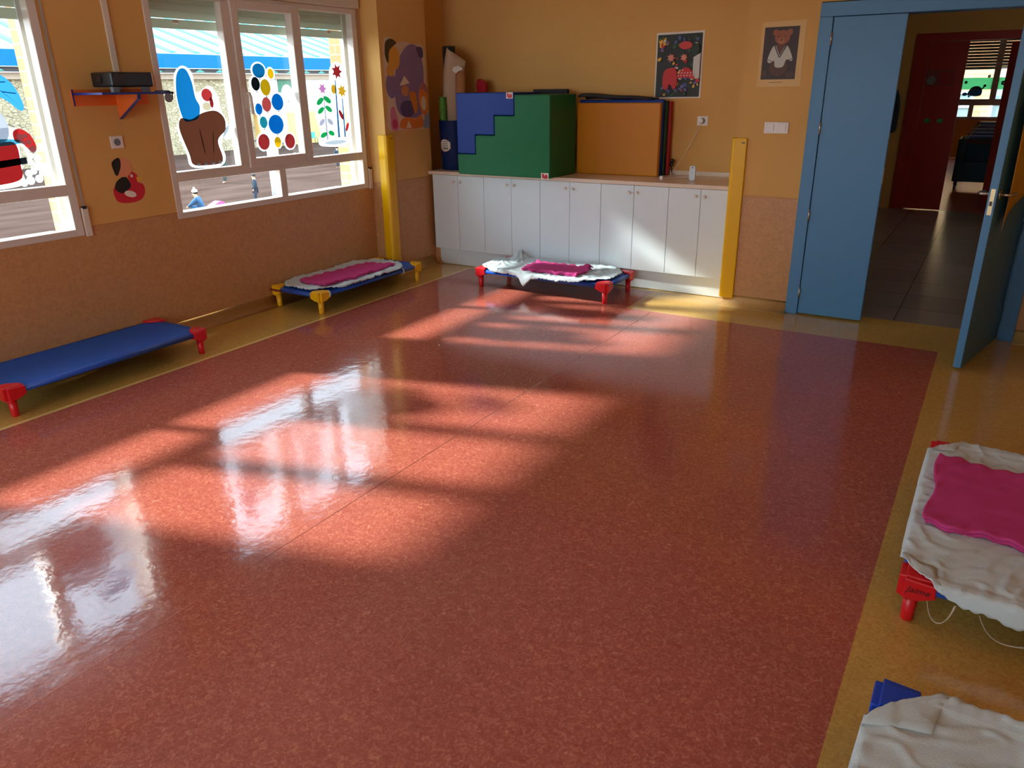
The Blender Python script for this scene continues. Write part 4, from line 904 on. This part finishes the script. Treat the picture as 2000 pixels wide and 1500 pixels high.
def sheet(label, loc, rz, cx, L, W, seed, hang=.05, amp=.005, cut=.16, pinch=.05, top=.171, ea=.63, peaks=(), drop=()):
    """cotton sheet laid over a cot: it hangs over the tubes at half length ea / half width CW/2 and is drawn in at the corners"""
    a, b = L / 2, W / 2
    eb = CW / 2 + .004
    def fn(u, v):
        U, V = u * 2 - 1, v * 2 - 1
        x = U * a * (1 - pinch * V ** 6) + cx; y = V * b * (1 - cut * abs(U) ** 9)
        m = max(abs(U), abs(V))
        w = noise.noise(Vector((x * 4 + seed, y * 4, seed * .7))) + .7 * noise.noise(Vector((x * 9, y * 7 + seed, seed))) + .45 * noise.noise(Vector((x * 26, y * 11 + seed, 1.3)))
        cr_ = abs(noise.noise(Vector((x * 12 + 3 * y, y * 12 - 2 * x, seed + 9)))); w += 1.2 * max(0, .16 - cr_) / .16 * (.3 + m)
        z = top + amp * (.9 + w)
        if m < .85: z -= .004
        z += .0022 * m ** 8 * math.sin((x if abs(V) > abs(U) else y) * 170 + seed)
        for (px, py, r, h) in peaks:
            d2 = ((x - px) ** 2 + (y - py) ** 2) / (r * r); z += h * math.exp(-d2) * (1 + .5 * math.sin(6 * math.atan2(y - py, x - px)))
        rip = .35 * noise.noise(Vector((x * 13, y * 13, seed)))
        if abs(y) > eb: k = abs(y) - eb; z -= k * (1 + rip); y = math.copysign(eb + .12 * k + .006 * (1 + rip), y)
        if abs(x) > ea: k = abs(x) - ea; z -= k * (1 + rip); x = math.copysign(ea + .12 * k + .006 * (1 + rip), x)
        for (px, r, h, sgn) in drop:
            if V * sgn > .84: k = math.exp(-((x - px) / r) ** 2) * (V * sgn - .84) / .16; z -= h * k; y += sgn * .020 * k
        return (x, y, z)
    s = Sh(); s.grid(fn, 130, 60)
    o = s.obj('cot_sheet', SHEET, None, solid=.0022)
    o.location = loc; o.rotation_euler = (0, 0, rz); tag(o, label, 'sheet')
    return o
def blanket(label, loc, rz, corners, seed, thick=.014, base=.184, amp=.006, wave=.012, roll=0, curl=()):
    """folded fleece blanket spanning four cot-local corners p00,p10,p11,p01"""
    c = [Vector((x, y, 0)) for x, y in corners]
    def fn(u, v):
        p = c[0].lerp(c[1], u).lerp(c[3].lerp(c[2], u), v)
        nx = (c[1] - c[0]).normalized(); ny = (c[3] - c[0]).normalized()
        eu = min(u, 1 - u); ev = min(v, 1 - v)
        fr = max(0, 1 - min(eu / .07, ev / .12))
        p = p + ny * (wave * math.sin(u * 17 + seed) + .6 * wave * math.sin(u * 31 + 2 * seed)) * (1 if v > .5 else -1) * abs(2 * v - 1) ** 3
        p = p + nx * (wave * math.sin(v * 9 + seed)) * (1 if u > .5 else -1) * abs(2 * u - 1) ** 3
        z = base + thick + amp * (noise.noise(Vector((p.x * 7, p.y * 7, seed))) + .7 * noise.noise(Vector((p.x * 17, p.y * 17, seed + 3))))
        z += fr * .006 * math.sin(u * 40 + v * 23 + seed)
        for (cu, cv, r, h) in curl: z += h * math.exp(-(((u - cu) / r) ** 2 + ((v - cv) / r) ** 2))
        return (p.x, p.y, z)
    o = Sh().grid(fn, 60, 30).obj('blanket', PINK, None, solid=thick, bevel=0, subsurf=1)
    # a second layer showing at the folded edge
    o.location = loc; o.rotation_euler = (0, 0, rz); tag(o, label, 'blanket')
    c2 = Sh().grid(lambda u, v: (fn(.012 + u * .97, .015 + v * .95)[0], fn(.012 + u * .97, .015 + v * .95)[1], fn(u, v)[2] - thick * 1.15), 40, 20).obj('folded_layer', PINK, o, world=False, solid=thick * .9)
    return o
HP = math.pi / 2
# local x of the cots turned by 90 degrees runs along world +y, local y along world -x
sheet('white sheet stretched over the cot with yellow corners', cot2.location, HP, -.055, 1.10, .56, 2.1, amp=.006, cut=.40, pinch=.10, ea=.629)
blanket('pink blanket on the cot with yellow corners', cot2.location, HP, [(-.50, -.20), (.36, -.185), (.30, .09), (-.46, .12)], 1.2, wave=.010, thick=.010, curl=((.02, .1, .1, .02),))
sheet('white sheet with bunched peak covering the cot by the cabinets', cot3.location, 0, -.03, 1.22, .60, 5.3, amp=.006, cut=.40, pinch=.14, ea=.624, peaks=((-.44, .20, .06, .060), (-.36, .08, .06, .025), (-.47, -.05, .09, .016), (.43, .10, .10, .014)), drop=((-.12, .045, .075, -1),))
blanket('pink blanket on the cot by the cabinets', cot3.location, 0, [(-.20, -.20), (.33, -.215), (.33, .09), (-.22, .10)], 3.4, wave=.010, thick=.011, curl=((.97, .8, .09, .045), (.02, .95, .08, .012)))
sheet('white elasticated sheet over the cot below the open blue door', cot4.location, HP, -.01, 1.24, .66, 8.2, amp=.005, cut=.46, pinch=.24, ea=.575)
blanket('folded pink blanket on the nearest fully made cot at right', cot4.location, HP, [(-.235, -.28), (-.235, .235), (.34, .23), (.29, -.28)], 6.7, wave=.010, thick=.013, curl=((.98, .98, .1, .02),))
sheet('plain white sheet over the cot in the bottom right corner', cot5.location, HP, .0, 1.24, .66, 11.4, amp=.005, cut=.60, pinch=.30, ea=.585)

def strap(label, pts, w=.009, cat='strap', m=SEAM):
    s = Sh(); n = len(pts)
    P = [Vector(p) for p in pts]; Lf = []
    for i in range(n):
        tt = (P[min(i + 1, n - 1)] - P[max(i - 1, 0)]).normalized(); sd = tt.cross(Vector((0, 0.25, 1))).normalized()
        if sd.length < .1: sd = Vector((0, 1, 0))
        Lf.append((s.bm.verts.new(P[i] + sd * w / 2), s.bm.verts.new(P[i] - sd * w / 2)))
    for i in range(n - 1): s._f([Lf[i][0], Lf[i + 1][0], Lf[i + 1][1], Lf[i][1]], True)
    return tag(s.obj('elastic_strap', m, None, solid=.0016), label, cat)
def arc(p0, p1, sag, n=12, dy=0): return [(p0[0] + (p1[0] - p0[0]) * k / n, p0[1] + (p1[1] - p0[1]) * k / n + dy * math.sin(math.pi * k / n), p0[2] + (p1[2] - p0[2]) * k / n - sag * math.sin(math.pi * k / n)) for k in range(n + 1)]
def bez(p, n=14):
    p = [Vector(q) for q in p]; out = []
    for k in range(n + 1):
        t = k / n; out.append(tuple((1 - t) ** 3 * p[0] + 3 * t * (1 - t) ** 2 * p[1] + 3 * t * t * (1 - t) * p[2] + t ** 3 * p[3]))
    return out
strap('cream elastic loop hanging under front edge of the sheet with pink blanket', bez([(.050, 2.318, .105), (.07, 2.30, .02), (.115, 2.30, .035), (.125, 2.305, .125)]))
strap('second cream elastic loop near the frame edge under the same front rim', bez([(.190, 2.31, .112), (.22, 2.29, .045), (.26, 2.29, .04), (.33, 2.30, .06)]))
s = Sh()
for yy in (4.10, 4.985):
    s.tube([(-4.205, yy, .166), (-4.186, yy, .158), (-4.180, yy, .142), (-4.186, yy, .124), (-4.205, yy, .118)], .006, 8)
tag(s.obj('elastic_strap', SHEET), 'white elastic ends wrapped round the tube of cot with yellow corners', 'strap')
# name tape on a yellow corner, handwriting on a red corner
tp = thing('name_tape', (-4.70, 3.99, .13), 'dark red name tape stuck across yellow corner of the cot', 'tape')
Sh().box(-4.724, -4.600, 3.9905, 3.9925, .128, .146).obj('tape', mat('maroon tape', srgb(110, 14, 22), .5), tp)
s = Sh(); s.tube([(-4.715 + .0068 * k, 3.9895, .134 + (.006 if k % 2 else 0)) for k in range(16)], .0012, 6); s.obj('writing', mat('tape ink', srgb(214, 120, 120), .6), tp)
cu = bpy.data.curves.new('name_writing', 'FONT'); cu.body = 'Jaime'; cu.size = .030; cu.extrude = .0003; cu.shear = .3
tmp = bpy.data.objects.new('name_writing', cu); COL.objects.link(tmp)
bpy.context.view_layer.update()
wm = bpy.data.meshes.new_from_object(tmp.evaluated_get(bpy.context.evaluated_depsgraph_get()))
bpy.data.objects.remove(tmp)
wm.materials.clear(); wm.materials.append(mat('marker ink', srgb(60, 20, 24), .6))
tx = bpy.data.objects.new('handwriting', wm); COL.objects.link(tx)
tx.parent = cot4; tx.rotation_euler = (math.pi / 2, 0, -math.pi / 2); tx.location = (-.5755, .243, .126)
# orange sticker on the right rear corner of the cabinet cot
o = Sh().box(.6245, .6262, .150, .205, .120, .140).obj('corner_sticker', mat('orange sticker', srgb(226, 120, 40), .6), cot3, world=False)

# scrap on the floor
tag(Sh().tube([(-2.98, 3.86, .002), (-2.955, 3.835, .002)], .002, 6).obj('floor_scrap', PAPER), 'tiny white paper scrap lying on the red floor', 'scrap')

# ------------------------------------------------------------------ the yard outside, about two metres below the classroom floor
G = -2.0
struct(Sh().box(-75, -5.06, -40, 90, G - .2, G).obj('ground_yard', PAVE))
struct(Sh().box(-5.06, -4.90, YR - .15, YN + .15, G, 0).obj('wall_exterior', BRICK))
XO = -42.7
tag(Sh().box(XO - .5, XO, -6, 36.6, G, 2.28).obj('stone_wall', STONE), 'long rough stone wall across the yard under the blue canopy', 'wall')
LINT = mat('beige lintel', srgb(170, 150, 130), .8)
t = thing('canopy', (-41.9, 20, 2.86), 'yard canopy with deep blue fascia and pale ribbed sloping roof', 'canopy')
Sh().box(-42.0, -41.9, -8, 66, 2.87, 3.64).obj('fascia', AWN, t)
s = Sh(); roofm = [translucent_material('pale roof sheet', (.70, .78, .78), (.6, .7, .7), .3), mat('cyan roof rib', srgb(60, 180, 190), .6)]
def roof_quad(y0, y1, dz, thick, mi):
    s.mi = mi
    A = [(-41.9, 3.64 + dz), (-60.0, 3.64 + dz + 5.25), (-60.0, 3.64 + dz + thick + 5.25), (-41.9, 3.64 + dz + thick)]
    s.prism(A, 'y', y0, y1)
roof_quad(-8, 66, 0, .05, 0)
y = -7.5
while y < 65: roof_quad(y, y + .42, .05, .09, 1); y += 1.65
s.obj('roof', roofm, t)
Sh().box(-42.35, -42.15, -8, 66, 2.62, 2.86).obj('truss_beam', DARK, t)
s = Sh(); y = -7
while y < 65: s.prism([(y, 2.66), (y + .7, 2.66), (y + .35, 2.84)], 'x', -42.14, -42.10); y += 1.45
s.obj('truss_gussets', TEAL, t)
Sh().box(-42.8, -42.45, -8, 66, 2.28, 2.60).obj('lintel', LINT, t)
YW = mat('yellow rendered wall', srgb(226, 186, 110), .85); WW = mat('white rendered wall', srgb(232, 234, 232), .85)
t = thing('yard_building', (XO, 50, G), 'white and yellow rendered building at the far right of the yard', 'building')
Sh().box(XO - .6, XO - .0, 37.0, 66, G, .15).obj('lower_wall', YW, t)
Sh().box(XO - .6, XO - .002, 36.6, 66, .15, 2.28).obj('upper_wall', WW, t)
s = Sh(); s.box(XO - .002, XO + .05, 39.0, 40.9, 1.45, 2.27)
o = s.obj('louvre_shutter', mat('green louvre', srgb(60, 110, 86), .6), t)
Sh().box(XO - .002, XO + .06, 47.4, 48.9, 1.75, 2.27).obj('window', mat('dark glass', srgb(90, 110, 110), .2), t)
GATE = mat('grey gate bars', srgb(110, 116, 112), .6)
s = Sh()
for k in range(9): s.box(-42.3, -42.26, 37.0 + .24 * k, 37.05 + .24 * k, G + .1, -.05)
s.box(-42.3, -42.26, 36.95, 39.0, G + .1, G + .2); s.box(-42.3, -42.26, 36.95, 39.0, -.12, 0); s.box(-42.32, -42.24, 36.85, 36.95, G, .1); s.box(-42.32, -42.24, 39.0, 39.1, G, .1)
tag(s.obj('yard_gate', GATE), 'grey barred gate at the end of the stone wall', 'gate')
tag(Sh().tube([(-21.2, 18.8, G), (-21.2, 18.8, 1.3)], .19, 24).obj('white_post', mat('white post paint', srgb(226, 232, 232), .6)), 'thick white post standing in the yard', 'post')
def chair(loc, label, rz):
    t = thing('plastic_chair', loc, label, 'chair', 'teal chairs in the yard', rz)
    Sh().box(-.26, .26, -.24, .26, .38, .42).obj('seat', TEAL, t, world=False, bevel=.01)
    Sh().prism([(-.26, .40), (.26, .40), (.30, .78), (-.30, .78)], 'y', .24, .28).obj('backrest', TEAL, t, world=False, bevel=.01)
    for a in (-.22, .22):
        for b in (-.20, .22): Sh().tube([(a * 1.1, b * 1.1, 0), (a, b, .39)], .022, 8).obj('leg', mat('dark teal leg', srgb(40, 96, 84), .6), t, world=False)
chair((-42.0, 41.1, G), 'teal plastic chair left of the planter, nearer the gate', 1.2)
chair((-40.3, 42.0, G), 'teal plastic chair right beside the white planter', 1.0)
t = thing('planter', (-39.2, 41.4, G), 'long white planter with sprigs of green in the yard', 'planter')
s = Sh(); s.box(-39.7, -38.5, 40.0, 42.6, G, G + .55); s.obj('trough', mat('pale stone trough', srgb(216, 216, 208), .9), t, bevel=.06)
s = Sh(); rr = random.Random(5)
for k in range(70):
    x, y = rr.uniform(-39.6, -38.6), rr.uniform(40.1, 42.5); h = rr.uniform(.1, .32)
    s.prism([(y - .04, G + .5), (y + .04, G + .5), (y + rr.uniform(-.1, .1), G + .5 + h)], 'x', x, x + .02)
o = s.obj('plants', mat('leaf green plant', srgb(90, 130, 84), .8), t); o['kind'] = 'stuff'

# people in the yard
def skinned(name, V, E_, R, m, parent, sub=2):
    me = bpy.data.meshes.new(name); me.from_pydata(V, E_, []); me.materials.append(m)
    o = bpy.data.objects.new(name, me); COL.objects.link(o)
    if parent: o.parent = parent
    md = o.modifiers.new('skin', 'SKIN'); md.use_smooth_shade = True
    for i, v in enumerate(me.skin_vertices[0].data):
        v.radius = (R[i][0], R[i][1]) if isinstance(R[i], tuple) else (R[i], R[i]); v.use_root = (i == 0)
    sb = o.modifiers.new('sub', 'SUBSURF'); sb.levels = 1; sb.render_levels = sub
    return o
def person(loc, h, label, top, legs, rz=0, pose='stand', hat=None, hairm=HAIR):
    t = thing('person', loc, label, 'person', None, rz)
    q = h if pose == 'stand' else h / .62
    if pose == 'stand':
        J = dict(pel=(0, 0, .52), wai=(0, 0, .61), che=(0, 0, .73), nec=(0, 0, .82), hd=(0, .01, .885), ht=(0, .01, .955),
                 sl=(-.10, 0, .79), el=(-.135, .0, .65), wl=(-.13, .05, .52), hl=(-.125, .07, .47), sr=(.10, 0, .79), er=(.135, 0, .65), wr=(.14, .04, .52), hr=(.14, .06, .47),
                 pl=(-.055, 0, .50), kl=(-.06, .02, .28), al=(-.06, -.01, .05), tl=(-.065, .07, .02), pr=(.055, 0, .50), kr=(.065, .04, .28), ar=(.065, .03, .05), tr=(.07, .10, .02))
    else:
        J = dict(pel=(0, -.08, .17), wai=(0, -.06, .26), che=(0, 0, .38), nec=(0, .03, .47), hd=(0, .05, .53), ht=(0, .05, .60),
                 sl=(-.10, .01, .44), el=(-.13, .12, .33), wl=(-.07, .22, .27), hl=(-.05, .26, .24), sr=(.10, .01, .44), er=(.13, .12, .33), wr=(.07, .22, .27), hr=(.05, .26, .24),
                 pl=(-.055, -.07, .16), kl=(-.08, .17, .27), al=(-.08, .03, .05), tl=(-.08, .11, .02), pr=(.055, -.07, .16), kr=(.08, .17, .27), ar=(.08, .03, .05), tr=(.08, .11, .02))
    keys = list(J); V = [tuple(c * q for c in J[k]) for k in keys]; ix = {k: i for i, k in enumerate(keys)}
    ed = [('pel', 'wai'), ('wai', 'che'), ('che', 'nec'), ('nec', 'hd'), ('hd', 'ht'), ('che', 'sl'), ('sl', 'el'), ('el', 'wl'), ('wl', 'hl'), ('che', 'sr'), ('sr', 'er'), ('er', 'wr'), ('wr', 'hr'), ('pel', 'pl'), ('pl', 'kl'), ('kl', 'al'), ('al', 'tl'), ('pel', 'pr'), ('pr', 'kr'), ('kr', 'ar'), ('ar', 'tr')]
    Rr = dict(pel=.07, wai=.06, che=.075, nec=.03, hd=.055, ht=.048, sl=.04, el=.028, wl=.02, hl=.022, sr=.04, er=.028, wr=.02, hr=.022, pl=.055, kl=.038, al=.026, tl=.02, pr=.055, kr=.038, ar=.026, tr=.02)
    skinned('body', V, [(ix[a], ix[b]) for a, b in ed], [Rr[k] * q for k in keys], SKIN, t)
    def sub(name, ks, es, grow, m):
        Vv = [V[ix[k]] for k in ks]; kk = {k: i for i, k in enumerate(ks)}
        skinned(name, Vv, [(kk[a], kk[b]) for a, b in es], [Rr[k] * q * grow + .008 for k in ks], m, t)
    sub('jacket', ['che', 'wai', 'pel', 'sl', 'el', 'wl', 'sr', 'er', 'wr'], [('che', 'wai'), ('wai', 'pel'), ('che', 'sl'), ('sl', 'el'), ('el', 'wl'), ('che', 'sr'), ('sr', 'er'), ('er', 'wr')], 1.28, top)
    sub('trousers', ['pel', 'pl', 'kl', 'al', 'pr', 'kr', 'ar'], [('pel', 'pl'), ('pl', 'kl'), ('kl', 'al'), ('pel', 'pr'), ('pr', 'kr'), ('kr', 'ar')], 1.18, legs)
    hd = Vector(V[ix['ht']]); r = .062 * q
    s = Sh(); s.ball((hd.x, hd.y - .012 * q, hd.z - .008 * q), r * 1.0, r * 1.02, r * .95); s.obj('hair', hairm, t, world=False)
    if hat:
        s = Sh(); s.ball((hd.x, hd.y - .006 * q, hd.z + .014 * q), r * 1.12, r * 1.12, r * .85); s.tube([(hd.x, hd.y, hd.z + .85 * r + .012 * q), (hd.x, hd.y, hd.z + .85 * r + .05 * q)], .02 * q, 10); s.obj('hat', hat, t, world=False)
    s = Sh()
    fx = hd.x; fz = V[ix['hd']][2] + .012 * q; fy = V[ix['hd']][1] + .055 * q
    for sg in (-1, 1): s.ball((fx + sg * .020 * q, fy, fz + .012 * q), .007 * q)
    s.obj('eyes', BLACK, t, world=False)
    s = Sh(); s.ball((fx, fy + .004 * q, fz - .004 * q), .009 * q, .012 * q, .012 * q); s.obj('nose', SKIN, t, world=False)
    return t
DKJ = mat('dark navy coat', srgb(34, 52, 66), .85); DKJ2 = mat('dark grey green coat', srgb(54, 62, 58), .85); JEAN = mat('dark trousers', srgb(40, 48, 62), .85); BLJ = mat('blue coat', srgb(40, 84, 120), .85)
person((-20.9, 17.6, G), 1.05, 'child in dark navy coat standing near the white post', DKJ, JEAN, 2.4)
person((-27.4, 21.6, G), 1.42, 'person in long grey green coat standing further out in the yard', DKJ2, DKJ2, 2.0)
person((-27.6, 28.5, G), 1.02, 'child in dark coat standing alone seen through right window pane', DKJ, JEAN, 1.2)
person((-31.3, 29.2, G), .64, 'child in dark coat crouching left of the pair in mid yard', DKJ, JEAN, .4, 'crouch')
person((-31.6, 30.3, G), .66, 'child in blue coat crouching right of the pair in mid yard', BLJ, JEAN, -.6, 'crouch')
person((-20.5, 15.05, G), .80, 'child in white hat and dark denim coat crouching below window', BLJ, BLJ, 2.2, 'crouch', hat=mat('white wool hat', srgb(226, 222, 200), .9))
person((-20.5, 14.2, G), .74, 'child in dark blue coat crouching at left edge of second window', DKJ, JEAN, 1.4, 'crouch')
tag(Sh().prism(smooth_closed([(16.7, G + .01), (16.85, G + .10), (17.05, G + .16), (17.2, G + .08), (17.25, G + .01)]), 'x', -22.3, -22.0).obj('dropped_jacket', mat('bright pink cloth', srgb(240, 90, 150), .9), bevel=.05), 'bright pink jacket lying on the yard paving', 'jacket')
# bench along the stone wall seen past the tub sticker
t = thing('yard_bench', (-42.0, 11.0, G), 'dark green bench at foot of the stone wall', 'bench')
Sh().box(-42.3, -41.8, 9.4, 12.6, G + .42, G + .48).obj('seat', mat('dark green paint', srgb(36, 92, 76), .6), t)
Sh().box(-42.36, -42.3, 9.4, 12.6, G + .55, G + 1.0).obj('backrest', mat('dark green paint', srgb(36, 92, 76), .6), t)
for yy in (9.7, 12.2): Sh().box(-42.3, -41.85, yy, yy + .08, G, G + .43).obj('leg', DARK, t)

# brick building beyond the far classroom window
struct(Sh().box(-12, 12, 20.2, 34, G - .2, G).obj('ground_court', PAVE))
t = thing('brick_building', (0, 31, G), 'orange brick building with white windows beyond the far classroom', 'building')
BR2 = brick_material('pale orange brick', srgb(232, 172, 122), srgb(222, 160, 112), srgb(170, 130, 96), 1.0, .62, .16, .012)
Sh().box(-9, 9, 30, 30.5, G, 6.0).obj('brick_wall', BR2, t)
WGL = mat('grey window glass', srgb(120, 140, 140), .15)
for (xa, xb, za, zb) in ((-1.75, -1.08, .35, 1.25), (-.62, .25, .35, 1.42), (.9, 1.8, .35, 1.4), (-3.2, -2.3, .35, 1.4), (-1.5, -.7, 3.6, 4.8), (.2, 1.0, 3.6, 4.8)):
    s = Sh(); rect_frame(s, 29.93, 30.0, 0, 1, 0, 1, 0, 1, 0, 1) if False else None
    s = Sh(); s.box(xa, xa + .09, 29.93, 29.999, za, zb); s.box(xb - .09, xb, 29.93, 29.999, za, zb); s.box(xa, xb, 29.93, 29.999, za, za + .07); s.box(xa, xb, 29.93, 29.999, zb - .07, zb); s.box(xa, xb, 29.93, 29.999, (za + zb) / 2 - .04, (za + zb) / 2 + .04)
    f = s.obj('window', SILL, t); WL[f.name] = WL[t.name]
    Sh().box(xa + .09, xb - .09, 29.97, 29.995, za + .07, zb - .07).obj('pane', WGL, f)
